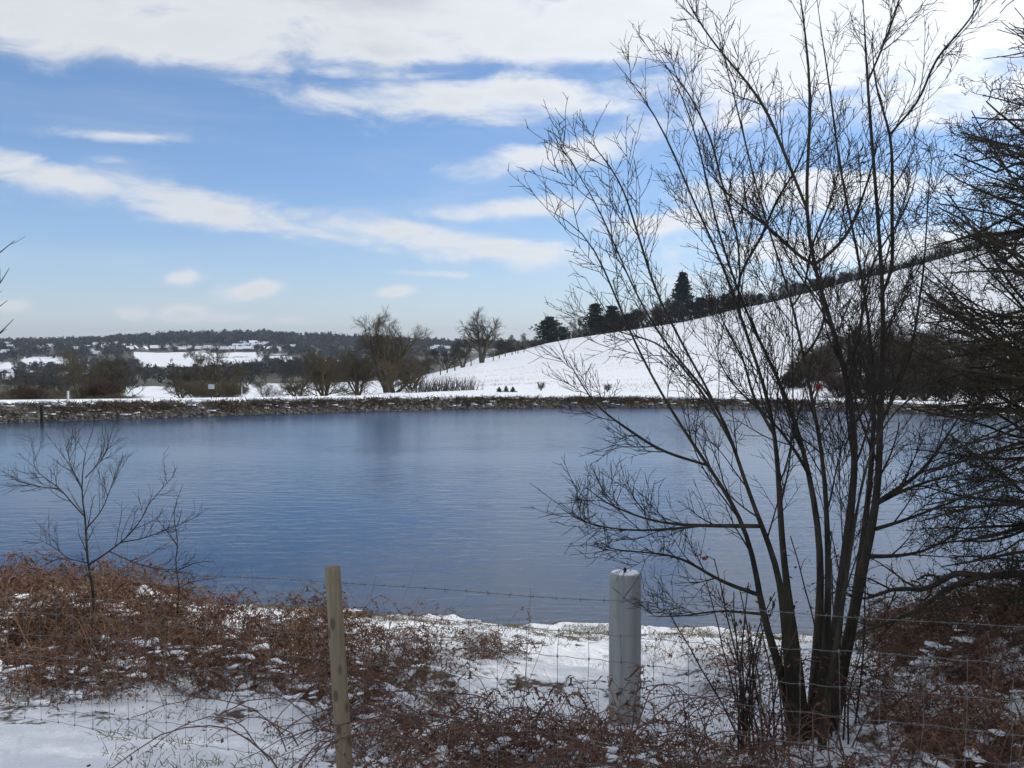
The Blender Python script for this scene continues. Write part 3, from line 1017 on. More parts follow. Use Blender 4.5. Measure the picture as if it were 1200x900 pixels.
def conifer(rng, h, w, tiers, kind):
    tr, cr = Geo(), Geo()
    P = np.stack([np.zeros(8), np.zeros(8), np.linspace(-0.2, h, 8)], -1)
    P[:, :2] += rng.normal(0, 0.06, (8, 2)) * min(1, h / 6)
    tr.tubes(P, np.linspace(0.28, 0.04, 8) * min(1, h / 6), 6)
    for k in range(tiers):
        f = k / (tiers - 1)
        z = h * (0.18 + 0.82 * f)
        if kind == 'cedar':
            r = w * 0.5 * (math.sin(math.pi * (0.22 + 0.72 * f)) ** 0.7) * rng.uniform(0.75, 1.1)
        elif kind == 'pine':
            r = w * 0.5 * (0.45 + 0.55 * math.sin(math.pi * min(1, f * 1.05))) * rng.uniform(0.6, 1.15)
        else:
            r = w * 0.5 * (1.02 - f) ** 0.8 * rng.uniform(0.7, 1.1)
        nb = 9
        for j in range(nb):
            a = 2 * math.pi * (j + rng.random()) / nb
            rr = r * rng.uniform(0.6, 1.1) + 0.02 * w
            e = np.array((math.cos(a) * rr, math.sin(a) * rr, z + rng.uniform(-0.04, 0.05) * h + (0.05 if kind == 'cedar' else -0.16) * rr))
            s0 = np.array((0, 0, z))
            cr.tubes(np.stack([s0, (s0 + e) / 2 + (0, 0, 0.05 * rr), e]), np.array([0.06, 0.045, 0.02]) * min(1, h / 6), 3)
            m = 26
            t = rng.uniform(0.2, 1.05, m)[:, None]
            c = s0 + (e - s0) * t + rng.normal(0, 1, (m, 3)) * np.array((0.16, 0.16, 0.07)) * rr
            d1, d2 = rng.normal(0, 1, (m, 3)), rng.normal(0, 1, (m, 3))
            d1[:, 2] *= 0.4
            sz = rng.uniform(0.18, 0.36, m)[:, None] * w / 7
            V = np.stack([c - d1 * sz, c + d1 * sz, c + d2 * sz], 1).reshape(-1, 3)
            cr.add(V, tris=np.arange(m * 3).reshape(-1, 3))
    return tr, cr


def hilltop():
    rng = np.random.default_rng(21)
    spec = [(644, 286, 374, 34, 'cedar', 'spreading dark cedar on the skyline left of the pine group', 9), (660, 290, 384, 18, 'pine', 'small rounded evergreen tucked against the right of the cedar', 7),
            (697, 302, 357, 28, 'pine', 'dark pine at the left end of the hilltop tree group', 11), (717, 306, 360, 30, 'pine', 'broad dark pine in the middle of the hilltop tree group', 10), (737, 306, 369, 26, 'pine', 'lower dark pine at the right end of the hilltop group', 8),
            (799, 306, 322, 44, 'fir', 'tall pointed conifer standing alone above the hilltop hedge', 13), (850, 308, 346, 24, 'cedar', 'flat topped dark conifer above the hedge behind the bare branches', 7), (820, 310, 350, 28, 'pine', 'short evergreen beside the tall pointed conifer', 7)]
    for (px, Y, top, wpx, kind, lab, tiers) in spec:
        p = on_ground(px, Y)
        h = at(px, top, Y)[2] - p[2]
        tr, cr = conifer(rng, h, wpx * Y / F, tiers, kind)
        tree_thing('conifer_tree', lab, 'tree', tr, cr, M['midbark'], M['conifer'], p, group='conifers on the hill skyline')

    def hedge(name, label, pts, hh, width, dens, mat, r=0.05, cat='hedge', group='field hedges', wave=6.0):
        """pts: list of (px, Y); one continuous hedge of twigs"""
        g = Geo()
        P = np.array([on_ground(px, Y) for (px, Y) in pts])
        seg = np.linalg.norm(np.diff(P, axis=0), axis=1)
        L = seg.sum()
        n = int(L * dens)
        d = np.concatenate([[0], np.cumsum(seg)])
        u = rng.uniform(0, L, n)
        B = np.stack([np.interp(u, d, P[:, k]) for k in range(3)], -1)
        B[:, :2] += rng.normal(0, width, (n, 2))
        B[:, 2] = gz(B[:, 0], B[:, 1]) - 0.1
        hn = hh * (0.20 + 1.45 * fbm(u / wave, np.zeros(n), 3, 3)) * rng.uniform(0.55, 1.0, n)
        T = B + np.stack([rng.normal(0, 0.25, n) * hn, rng.normal(0, 0.25, n) * hn, hn], -1)
        Mi = (B + T) / 2 + rng.normal(0, 0.12, (n, 3))
        g.tubes(np.stack([B, Mi, T], 1), np.tile([r, r * 0.8, r * 0.25], (n, 1)), 3)
        o = P.mean(0)
        e = empty(name, o, label=label, category=cat, group=group)
        link('twigs', g.mesh(name, [mat], off=o), e)
        return e
    hedge('hedgerow', 'dark bare hedgerow running up along the skyline of snowy hill', [(668, 300), (760, 301), (860, 302), (960, 302), (1060, 302), (1180, 302), (1320, 302)], 4.2, 1.1, 40, M['hedge'])
    hedge('hedgerow', 'thin hedgerow below the trees where snowy field meets the valley', [(575, 250), (610, 268), (650, 290), (672, 297)], 2.2, 0.8, 22, M['hedge'])
    hedge('hedgerow', 'straight dark hedgerow across the middle of the white valley field', [(222, 1110), (290, 1110)], 1.6, 0.8, 14, M['wood'])
    hedge('scrub_patch', 'grey twiggy scrub patch on the bank right of the forked tree', [(482, 68), (556, 70)], 1.25, 0.45, 90, M['hedge'], 0.014, 'bush', 'low scrub along the bank', 1.6)
    # field posts along the old boundary below the oak
    post = None
    for k, (px, py) in enumerate(((516, 436), (524, 434.5), (533, 432), (552, 429), (578, 423), (585, 421.5), (592, 420), (600, 417.5), (607, 416), (614, 413))):
        Y = 150 + (px - 510) * 0.75
        p = on_ground(px, Y)
        if post is None:
            g = Geo()
            g.tubes(np.array([(0, 0, -0.2), (0.02, 0, 0.6), (0.03, 0.02, 1.15)]), np.array([0.10, 0.10, 0.09]), 6)
            post = link('field_post', g.mesh('field_post', [M['midbark']]), loc=p, label='short old wooden post in the snow below the round crowned oak', category='post', group='posts along the field boundary')
        else:
            c = post.copy()
            col.objects.link(c)
            c.location = p
    # dark thicket on the hillside behind the bank
    ks = ((926, 68, 436, ''), (942, 68, 420, ''), (955, 72, 408, ''), (975, 76, 394, ''), (1000, 82, 382, ''), (1032, 84, 372, ''), (1066, 80, 376, ''), (1100, 76, 384, ''), (1136, 74, 388, ''), (985, 62, 436, ''), (1035, 62, 430, ''), (1085, 60, 430, ''), (1170, 70, 400, ''), (962, 70, 412, ''), (1016, 70, 408, ''), (1050, 70, 404, ''), (1084, 68, 408, ''), (1118, 66, 412, ''), (1010, 62, 438, ''), (1060, 61, 436, ''), (1200, 74, 392, ''), (1110, 60, 434, ''), (1150, 60, 430, ''), (1190, 58, 430, ''))
    for k, (px, Y, top, nm) in enumerate(ks):
        p = on_ground(px, Y)
        h = at(px, top, Y)[2] - p[2]
        tr, cr = bare_tree(rng, h=h, spread=0.8, trunks=6, lean=0.38, base_r=0.05, twigs=(8, 9, 8), twig_r=0.011, low=0.03)
        tree_thing('thicket_bush', 'dense dark brown bare bush in the thicket on the lower hillside', 'bush', tr, cr, M['midbark'], M['midbark'], p, group='thicket bushes on the hillside', trunk='stem', crown='twigs')
    # young evergreens on the bank
    for (px, top, lab) in ((585, 455, 'tiny young evergreen at left of the trio on the bank'), (593, 452.5, 'tallest young evergreen of the trio on the bank'), (601, 457, 'low round evergreen seedling at right of the trio')):
        Y = 63
        p = on_ground(px, Y)
        h = max(at(px, top, Y)[2] - p[2], 0.3)
        tr, cr = conifer(rng, h, 0.5, 6, 'fir')
        tree_thing('young_evergreen', lab, 'shrub', tr, cr, M['midbark'], M['conifer'], p, s=1.0, group='young evergreens on the bank')


hilltop()


# ------------------------------------------------------------------ far woods and houses
def far_woods():
    rng = np.random.default_rng(31)
    g = Geo()

    def crowns(px, Y, hs):
        X = (px - 600) / F * Y
        Z = gz(X, Y)
        for x, y, z, h in zip(X, Y, Z, hs):
            m = 34
            v = rng.normal(0, 1, (m, 3))
            v /= np.linalg.norm(v, axis=1, keepdims=True)
            c = np.array((x, y, z + h * 0.55)) + v * np.array((h * 0.42, h * 0.42, h * 0.46)) * rng.uniform(0.55, 1.0, (m, 1))
            d1, d2 = rng.normal(0, 1, (m, 3)), rng.normal(0, 1, (m, 3))
            s = h * 0.16
            V = np.stack([c - d1 * s, c + d1 * s, c + d2 * s], 1).reshape(-1, 3)
            g.add(V, tris=np.arange(3 * m).reshape(-1, 3))
    # wooded ridge
    N = 1900
    px = rng.uniform(-500, 700, N)
    Y = rng.uniform(1440, 1750, N)
    crowns(px, Y, rng.uniform(7, 12.5, N) * np.interp(px, [-200, 60, 130, 200, 290, 330, 420, 600], [0.7, 0.75, 0.95, 1.25, 1.35, 1.2, 1.0, 0.9]))
    # woodland among the houses
    N = 1300
    px = rng.uniform(-400, 520, N)
    Y = rng.uniform(1100, 1450, N)
    keep = ~((px > 150) & (px < 310) & (Y < 1215))
    keep &= rng.random(N) < np.interp(px, [-400, 150, 160, 330, 340], [1, 1, 0.35, 0.35, 1])
    crowns(px[keep], Y[keep], rng.uniform(5, 9, keep.sum()))
    # tree belts on the valley floor
    N = 1900
    px = rng.uniform(-300, 480, N)
    Y = np.exp(rng.uniform(math.log(420), math.log(1150), N))
    X = (px - 600) / F * Y
    qx, qy = pix(np.stack([X, Y, gz(X, Y)], -1))
    keep = fbm(X / 70, Y / 60, 12, 3) > 0.44
    for (x0, x1, y0, y1) in ((160, 305, 412, 433), (-20, 18, 425, 441), (30, 72, 418, 430), (146, 218, 453, 468), (288, 345, 448, 468)):
        keep &= ~((qx > x0) & (qx < x1) & (qy > y0) & (qy < y1))
    crowns(px[keep], Y[keep], rng.uniform(4, 7.5, keep.sum()))
    link('far_woodland', g.mesh('far_woodland', [M['wood']], smooth=False), kind='stuff', label='dark bare woodland covering the far ridge behind the houses', category='woodland')

    def house(L, W, H, R, wallm):
        wl, rf, ch = Geo(), Geo(), Geo()
        x, y = L / 2, W / 2
        V = [(-x, -y, -1.5), (x, -y, -1.5), (x, y, -1.5), (-x, y, -1.5), (-x, -y, H), (x, -y, H), (x, y, H), (-x, y, H), (-x, 0, H + R), (x, 0, H + R)]
        wl.add(V, tris=[(4, 7, 8), (5, 9, 6)], quads=[(0, 1, 5, 4), (1, 2, 6, 5), (2, 3, 7, 6), (3, 0, 4, 7)])
        o, t = 0.45, 0.35
        sl = R / y
        for s in (-1, 1):
            A = np.array([(-x - o, s * (y + o), H - o * sl), (x + o, s * (y + o), H - o * sl), (x + o, 0, H + R), (-x - o, 0, H + R)])
            B = A + (0, 0, t)
            q = [(0, 1, 2, 3), (4, 7, 6, 5), (0, 4, 5, 1), (1, 5, 6, 2), (3, 2, 6, 7), (0, 3, 7, 4)]
            rf.add(np.vstack([A, B]), quads=q)
        c = np.array([(a, b, z) for z in (H + R * 0.5, H + R + 1.3) for (a, b) in ((x * 0.55, -0.4), (x * 0.55 + 0.9, -0.4), (x * 0.55 + 0.9, 0.5), (x * 0.55, 0.5))])
        ch.add(c, quads=[(0, 1, 5, 4), (1, 2, 6, 5), (2, 3, 7, 6), (3, 0, 4, 7), (4, 5, 6, 7)])
        return wl.mesh('house_wall', [wallm], False), rf.mesh('house_roof', [M['snow']], False), ch.mesh('house_chimney', [M['wall']], False)
    kinds = [house(7.5, 6.5, 2.9, 3.0, M['wall']), house(9, 6.5, 3.2, 3.1, M['wall']), house(6.5, 6, 2.4, 2.6, M['white']), house(11, 6.5, 3.2, 2.9, M['wall'])]

    def put(px, Y, k, rz, label, group):
        p = on_ground(px, Y)
        e = empty('house', p, rz, label=label, category='house', group=group)
        link('wall', kinds[k][0], e)
        r = link('roof', kinds[k][1], e)
        link('chimney', kinds[k][2], r)
    x = 158.0
    while x < 338:
        put(x, 1235 + rng.uniform(-12, 25), int(rng.integers(4)), rng.uniform(-0.35, 0.35) + (1.57 if rng.random() < 0.3 else 0), 'snow roofed house in the long row above the white valley field', 'houses above the white field')
        x += rng.uniform(6.5, 13.0)
    for k in range(13):
        put(rng.uniform(268, 345), rng.uniform(1270, 1420), int(rng.integers(4)), rng.uniform(-0.6, 0.6), 'snow roofed house climbing the slope behind the long row', 'houses on the slope')
    for k in range(28):
        put(rng.uniform(-60, 155), rng.uniform(1080, 1440), int(rng.integers(4)), rng.uniform(-0.6, 0.6), 'snow roofed house scattered among the trees of the wooded slope', 'houses among the trees')
    for k in range(7):
        put(rng.uniform(0, 150), rng.uniform(560, 800), int(rng.integers(4)), rng.uniform(-0.6, 0.6), 'snow roofed farm building low in the wooded valley', 'farm buildings in the valley')
    for k in range(6):
        put(rng.uniform(500, 545), rng.uniform(1250, 1400), int(rng.integers(4)), rng.uniform(-0.6, 0.6), 'snow roofed house on the distant slope right of the forked tree', 'houses beyond the forked tree')


far_woods()


# ------------------------------------------------------------------ small things on the far bank
def box_geo(g, c, s):
    c, s = np.asarray(c, float), np.asarray(s, float) / 2
    V = np.array([(x, y, z) for x in (-1, 1) for y in (-1, 1) for z in (-1, 1)], float) * s + c
    g.add(V, quads=[(0, 1, 3, 2), (4, 6, 7, 5), (0, 4, 5, 1), (2, 3, 7, 6), (0, 2, 6, 4), (1, 5, 7, 3)])


def bank_things():
    def pole(g, h, r, lean=0.0, sides=8):
        z = np.array([-0.25, h * 0.5, h, h + 0.001])
        P = np.stack([z * lean, 0 * z, z], -1)
        g.tubes(P, np.array([r, r, r, 0.0005]), sides)
    p = on_ground(247.5, far_bank(247.5) + 3.0)
    e = empty('sign_board', p, 0.05, label='small pale sign board on a thin post on the embankment', category='sign')
    g = Geo(); pole(g, 0.66, 0.022)
    link('post', g.mesh('sign_post', [M['darkpost']]), e)
    g = Geo(); box_geo(g, (0, -0.03, 0.62), (0.30, 0.02, 0.24))
    link('board', g.mesh('sign_face', [M['white']], False), e)
    p = on_ground(283, far_bank(283) + 3.0)
    e = empty('marker_post', p, 0, label='thin pale marker post with a small plate on embankment', category='post')
    g = Geo(); pole(g, 0.72, 0.022)
    link('post', g.mesh('marker_post', [M['white']]), e)
    g = Geo(); box_geo(g, (0, -0.03, 0.66), (0.12, 0.02, 0.14))
    link('plate', g.mesh('marker_plate', [M['wall']], False), e)
    p = on_ground(79, far_bank(79) + 3.0)
    e = empty('white_post', p, 0, label='short stout white post at the left end of the embankment', category='post')
    g = Geo(); box_geo(g, (0, 0, 0.14), (0.075, 0.075, 0.58))
    link('shaft', g.mesh('white_post', [M['white']], False), e)
    g = Geo(); box_geo(g, (0, 0, 0.445), (0.095, 0.095, 0.03))
    link('cap', g.mesh('white_post_cap', [M['white']], False), e)
    Y = far_bank(48) - 0.9
    p = np.array(((48 - 600) / F * Y, Y, -0.5))
    e = empty('gauge_post', p, 0, label='dark wooden gauge post standing in the water near embankment', category='post')
    g = Geo(); box_geo(g, (0, 0, 0.55), (0.11, 0.11, 1.5))
    link('shaft', g.mesh('gauge_post', [M['darkpost']], False), e)
    g = Geo(); box_geo(g, (0, -0.065, 0.95), (0.08, 0.015, 0.6))
    link('gauge_plate', g.mesh('gauge_plate', [M['darkpost']], False), e)
    # lifebuoy station
    Y = far_bank(959) + 2.6
    p = on_ground(959, Y)
    top = at(959, 453, Y)[2] - p[2]
    e = empty('lifebuoy_station', p, 0, label='red round lifebuoy on a pale board and post on embankment', category='lifebuoy')
    g = Geo(); pole(g, top + 0.30, 0.035)
    link('post', g.mesh('buoy_post', [M['midbark']]), e)
    g = Geo(); box_geo(g, (0.02, -0.05, top + 0.02), (0.50, 0.025, 0.56))
    link('board', g.mesh('buoy_board', [material('pale_board', (0.50, 0.52, 0.50), (0.42, 0.45, 0.42), 4, 0.7)], False), e)
    g = Geo()
    a = np.linspace(0, 2 * np.pi, 21)
    P = np.stack([np.cos(a) * 0.115, 0 * a - 0.10, np.sin(a) * 0.115 + top], -1)
    g.tubes(P, np.full(21, 0.065), 8)
    P = np.stack([np.zeros(3), np.array((-0.115, -0.08, -0.079)), np.full(3, top)], -1)
    g.tubes(P, np.array([0.12, 0.12, 0.001]), 16)
    link('lifebuoy', g.mesh('lifebuoy', [M['red']]), e)


bank_things()


# ------------------------------------------------------------------ the foreground tree
TREE_Y = 6.0
# stems traced as (column, row, depth offset); widths interpolated from base to tip
STEMS = [
    # main stems rising from the stool; first number = base diameter in photo pixels, second = tip diameter
    (19, 3.0, [(932, 868, -.05), (921, 800, -.1), (901, 749, -.2), (889, 703, -.25), (887, 665, -.3), (872, 610, -.35), (850, 575, -.4), (827, 542, -.45), (789, 486, -.5), (746, 408, -.6), (727, 362, -.6), (698, 290, -.7), (690, 262, -.7), (643, 246, -.8)]),
    (21, 2.6, [(936, 868, -.1), (926, 800, -.15), (919, 724, -.3), (914, 665, -.4), (895, 625, -.5), (876, 573, -.6), (858, 520, -.7), (842, 464, -.8), (814, 445, -.9), (786, 417, -.95), (764, 380, -1.0), (750, 356, -1.0), (727, 310, -1.1), (706, 241, -1.15), (669, 192, -1.2), (657, 171, -1.2)]),
    (19, 3.0, [(944, 868, .1), (938, 800, .1), (924, 700, .1), (915, 640, .12), (914, 598, .15), (913, 554, .2), (909, 504, .25), (902, 458, .3), (882, 420, .35), (868, 368, .4), (855, 330, .45), (836, 281, .5), (813, 241, .5), (796, 200, .55), (784, 155, .55), (764, 131, .6), (749, 100, .6), (718, 69, .6)]),
    (20, 2.4, [(950, 868, .2), (956, 780, .25), (962, 700, .3), (964, 654, .35), (958, 598, .4), (945, 542, .5), (936, 504, .55), (927, 467, .6), (905, 430, .65), (886, 395, .7), (872, 362, .75), (850, 300, .8), (832, 240, .8), (826, 190, .85), (811, 142, .85), (795, 93, .9), (758, 40, .9)]),
    (19, 2.6, [(956, 868, -.15), (966, 780, -.2), (972, 700, -.25), (970, 647, -.3), (966, 535, -.4), (954, 483, -.45), (947, 452, -.48), (943, 427, -.5), (939, 396, -.5), (932, 362, -.55), (918, 322, -.6), (906, 281, -.6), (897, 261, -.65), (880, 200, -.7), (868, 140, -.7), (852, 80, -.75), (835, 15, -.8)]),
    (25, 5.0, [(962, 868, .05), (975, 780, .05), (985, 700, .05), (989, 654, .05), (1004, 551, .0), (1006, 514, .0), (998, 467, -.05), (989, 424, -.05), (967, 356, -.1), (952, 319, -.1), (945, 276, -.15), (939, 238, -.15), (946, 198, -.2), (952, 133, -.2), (951, 84, -.2), (944, 40, -.2), (938, 0, -.2), (930, -60, -.2)]),
    (24, 5.0, [(968, 868, .2), (985, 790, .25), (998, 740, .3), (1010, 662, .3), (1029, 600, .35), (1032, 540, .35), (1029, 489, .4), (1034, 440, .4), (1036, 356, .45), (1030, 276, .5), (1027, 229, .5), (1022, 166, .5), (1018, 131, .5), (1016, 82, .5), (1013, 35, .5), (1010, -30, .5)]),
    (18, 3.0, [(974, 868, .4), (990, 780, .5), (1002, 700, .55), (1016, 600, .6), (1024, 520, .6), (1026, 467, .65), (1022, 414, .7), (1019, 374, .7), (1010, 322, .7), (1004, 287, .75), (993, 241, .75), (984, 203, .8), (978, 177, .8), (978, 130, .8), (971, 89, .8), (960, 30, .8), (955, -20, .8)]),
    (15, 3.0, [(960, 868, -.4), (978, 770, -.5), (990, 690, -.55), (1004, 600, -.6), (1017, 535, -.65), (1042, 486, -.7), (1070, 460, -.75), (1104, 448, -.85), (1130, 425, -.9)]),
]
FORKS = [
    (8, 2.2, [(842, 464, -.8), (836, 448, -.75), (814, 420, -.7), (795, 383, -.65), (773, 348, -.65), (758, 304, -.6), (744, 261, -.6), (729, 215, -.55), (709, 186, -.55), (686, 160, -.5)]),
    (9, 2.4, [(868, 368, .4), (865, 322, .35), (888, 287, .3), (900, 258, .25), (914, 226, .2), (935, 197, .1), (950, 150, .1)]),
    (8, 2.0, [(855, 330, .45), (857, 275, .3), (842, 218, .25), (833, 164, .2), (818, 133, .2), (800, 96, .2), (770, 70, .2)]),
    (10, 2.2, [(955, 319, -.1), (975, 301, 0), (996, 273, .1), (1008, 240, .15), (1019, 206, .2), (1030, 160, .2)]),
    (8, 2.0, [(952, 319, -.1), (938, 310, -.15), (906, 275, -.25), (880, 252, -.35), (850, 225, -.4), (825, 195, -.5)]),
    (9, 2.0, [(939, 238, -.15), (923, 195, -.1), (909, 160, 0), (900, 133, 0), (873, 93, .1), (842, 58, .1), (811, 13, .1), (795, -20, .1)]),
    (8, 3.0, [(1016, 82, .5), (1030, 58, .55), (1046, 23, .6), (1058, -15, .6)]),
    (10, 2.4, [(1036, 356, .45), (1048, 330, .5), (1046, 270, .55), (1046, 218, .6), (1045, 160, .6), (1032, 124, .65), (1024, 90, .7), (1022, 40, .7)]),
    (7, 2.2, [(1046, 162, .6), (1062, 142, .5), (1081, 117, .45), (1093, 79, .4), (1107, 58, .4), (1139, 21, .3), (1149, 0, .3), (1156, -25, .3)]),
    (8, 1.8, [(823, 542, -.45), (771, 526, -.5), (733, 501, -.55), (699, 476, -.6), (677, 442, -.6), (663, 418, -.6)]),
    (9, 1.8, [(897, 606, -.3), (851, 610, -.4), (795, 612, -.5), (750, 605, -.6), (702, 585, -.7), (683, 567, -.7)]),
    (7, 1.6, [(820, 611, -.45), (780, 618, -.6), (730, 620, -.75), (686, 612, -.85), (655, 594, -.95)]),
    (8, 1.6, [(886, 703, -.25), (842, 684, -.3), (799, 656, -.4), (760, 648, -.5), (715, 644, -.6), (695, 636, -.6)]),
    (6, 1.6, [(889, 720, -.2), (840, 716, .1), (800, 722, .2), (760, 722, .4)]),
    (10, 2.2, [(1032, 579, .35), (1055, 565, .3), (1079, 551, .2), (1104, 520, .1), (1123, 489, 0), (1150, 450, -.1)]),
    (8, 2.0, [(1030, 597, .35), (1060, 578, .4), (1098, 562, .5), (1140, 552, .6)]),
    (8, 2.0, [(1022, 622, .35), (1060, 610, .3), (1098, 595, .2), (1150, 575, .1)]),
    (9, 2.0, [(1012, 660, .3), (1050, 656, .2), (1082, 648, .1), (1116, 629, 0), (1160, 600, -.1)]),
    (7, 2.0, [(909, 504, .25), (893, 480, .5), (880, 455, .6), (872, 420, .7), (850, 385, .75), (836, 340, .8)]),
    (7, 2.0, [(945, 542, .5), (930, 520, .3), (905, 490, .2), (880, 470, .1), (850, 440, 0), (835, 400, 0)]),
    (7, 2.0, [(989, 424, -.05), (1004, 400, 0), (1012, 350, .1), (1025, 300, .1), (1060, 250, .1), (1075, 200, .1)]),
    (7, 2.0, [(932, 362, -.55), (945, 340, -.6), (952, 290, -.7), (972, 240, -.8), (985, 190, -.85)]),
    (6, 1.8, [(1029, 489, .4), (1060, 430, .5), (1072, 380, .6), (1080, 330, .6), (1085, 280, .6), (1088, 220, .65), (1094, 170, .7)]),
    (6, 1.8, [(947, 427, -.5), (962, 400, -.6), (968, 370, -.7), (962, 330, -.8), (958, 290, -.9)]),
    (6, 1.8, [(858, 520, -.7), (830, 470, -.6), (800, 430, -.5), (770, 400, -.4), (745, 395, -.3), (715, 385, -.3), (690, 372, -.2)]),
]


def traced(lst, Y0, n, power=1.15):
    P, R = [], []
    for (w0, w1, pts) in lst:
        a = np.array([np.append(at(px, py, Y0 + d), 0) for (px, py, d) in pts])
        q = resample(a[:, :3], n)
        P.append(q)
        f = np.linspace(0, 1, n)
        R.append((w0 * (1 - f) ** power + w1 * (1 - (1 - f) ** power)) / 2 / F * q[:, 1])
    R = np.array(R)
    f = np.linspace(0, 1, n)
    R = np.minimum(R, np.maximum(0.0022, 0.0022 + (1 - f)[None] * 5.0 * np.maximum(R, 0.004)))
    return np.array(P), R


def foreground_tree():
    rng = np.random.default_rng(51)
    S, SR = traced(STEMS, TREE_Y, 30, 2.3)
    SR = SR * np.interp(np.linspace(0, 1, 30), [0, 0.15, 0.4, 1], [0.84, 0.74, 0.66, 0.66])[None]
    Fk, FR = traced(FORKS, TREE_Y, 22, 1.3)
    FR = FR * 0.66
    base = S[:, 0].mean(0)
    base[2] = float(gz(base[0], base[1]))
    S[:, 0, 2] = np.minimum(S[:, 0, 2], base[2] - 0.08)
    for _ in range(5):
        S[:, 1:-1] = 0.5 * S[:, 1:-1] + 0.25 * (S[:, :-2] + S[:, 2:])
    for _ in range(4):
        Fk[:, 1:-1] = 0.5 * Fk[:, 1:-1] + 0.25 * (Fk[:, :-2] + Fk[:, 2:])
    SR = SR * (1 + rng.normal(0, 0.02, SR.shape))
    # seat every fork on the limb it grows from
    for k in range(len(Fk)):
        cand = np.concatenate([S[:, 1:-1].reshape(-1, 3)] + [Fk[j, 1:-1] for j in range(k)])
        crad = np.concatenate([SR[:, 1:-1].ravel()] + [FR[j, 1:-1] for j in range(k)])
        dist = np.linalg.norm((cand - Fk[k, 0]) * np.array((1, 0.35, 1)), axis=1)
        i = int(np.argmin(dist))
        f = np.linspace(0, 1, Fk.shape[1])[:, None]
        Fk[k] += (cand[i] - Fk[k, 0]) * (1 - f) ** 2.2
        FR[k] = np.minimum(FR[k], crad[i] * 0.85)
    e = empty('multi_stemmed_tree', base, label='large bare tree with many stems rising from one stool behind the fence', category='tree')
    for k in range(len(S)):
        g = Geo()
        g.tubes(S[k], SR[k], 10)
        link('trunk', g.mesh('tree_trunk', [M['bark']], off=base), e)
    g = Geo()
    g.tubes(Fk, FR, 6)
    link('branches', g.mesh('tree_branches', [M['bark']], off=base), e)
    g = Geo()
    up = (0, 0, 0.45)
    tw = 0.0023
    E, ER = spawn(S[2:], SR[2:], 4, rng, (0.30, 0.66), (14, 30), (0.6, 1.2), 12, (0.06, 0, 0.45), 0.045, 0.42, tw * 1.5, 0.3)
    A, AR = spawn(S, SR, 14, rng, (0.34, 0.97), (18, 42), (0.30, 1.0), 9, up, 0.055, 0.36, tw, 0.6)
    A2, AR2 = spawn(E, ER, 5, rng, (0.2, 0.97), (18, 42), (0.18, 0.45), 9, up, 0.055, 0.5, tw, 0.5)
    A, AR = np.concatenate([A, A2]), np.concatenate([AR, AR2])
    low = [9, 10, 11, 12, 13]
    hi = [k for k in range(len(Fk)) if k not in low]
    B, BR = spawn(Fk[hi], FR[hi], 9, rng, (0.15, 0.98), (18, 44), (0.20, 0.68), 9, up, 0.055, 0.45, tw, 0.68)
    B2, BR2 = spawn(Fk[low], FR[low], 8, rng, (0.2, 0.95), (18, 44), (0.12, 0.42), 9, up, 0.055, 0.45, tw, 0.6)
    A, AR = np.concatenate([A, B, B2]), np.concatenate([AR, BR, BR2])
    C, CR = spawn(A, AR, 6, rng, (0.18, 1.0), (22, 48), (0.08, 0.36), 6, (0, 0, 0.28), 0.07, 0.65, tw, 0.45)
    D, DR = spawn(C, CR, 3, rng, (0.15, 1.0), (25, 55), (0.03, 0.13), 4, (0, 0, 0.1), 0.10, 0.7, tw * 0.9, 0.3)
    g.tubes(E, ER, 5)
    g.tubes(A, AR, 4)
    g.tubes(C, CR, 3)
    g.tubes(D, DR, 3)
    link('crown', g.mesh('tree_crown', [M['twig']], off=base), e)
    # shoots from the foot of the tree with old climbing stems and dry leaves
    g = Geo()
    n = 34
    px = np.concatenate([rng.uniform(868, 930, 24), rng.uniform(930, 1010, 10)])
    Yb = TREE_Y + rng.uniform(-0.5, 0.2, n)
    b0 = np.stack([(px - 600) / F * Yb, Yb, gz((px - 600) / F * Yb, Yb) - 0.03], -1)
    hh = rng.uniform(0.5, 1.3, n)
    P = []
    for k in range(n):
        d = np.array((rng.normal(-0.05, 0.13), rng.normal(0, 0.13), 1.0))
        pts = [b0[k]]
        for j in range(8):
            d = d + rng.normal(0, 0.07, 3)
            d[2] = max(d[2], 0.6)
            d /= np.linalg.norm(d)
            pts.append(pts[-1] + d * hh[k] / 8)
        P.append(pts)
    P = np.array(P)
    g.tubes(P, np.tile(np.linspace(0.0065, 0.003, 9), (n, 1)), 4)
    q, qr = spawn(P, np.full(P.shape[:2], 0.005), 6, rng, (0.25, 1), (30, 70), (0.06, 0.22), 5, (0, 0, 0.1), 0.2, 0.6, 0.0018)
    g.tubes(q, qr, 3)
    link('shoots', g.mesh('tree_shoots', [M['twig']], off=base), e)
    lf = Geo()
    c = q[rng.integers(0, len(q), 900), rng.integers(1, 5, 900)]
    c = c + rng.normal(0, 0.015, c.shape)
    d1, d2 = rng.normal(0, 1, (900, 3)), rng.normal(0, 1, (900, 3))
    s = rng.uniform(0.004, 0.012, (900, 1))
    V = np.stack([c, c + d1 * s, c + (d1 + d2) * s, c + d2 * s * 0.8], 1).reshape(-1, 3)
    lf.add(V, quads=np.arange(3600).reshape(-1, 4))
    link('dry_leaves', lf.mesh('tree_leaves', [M['leaf']], False, off=base), e, kind='stuff')


foreground_tree()


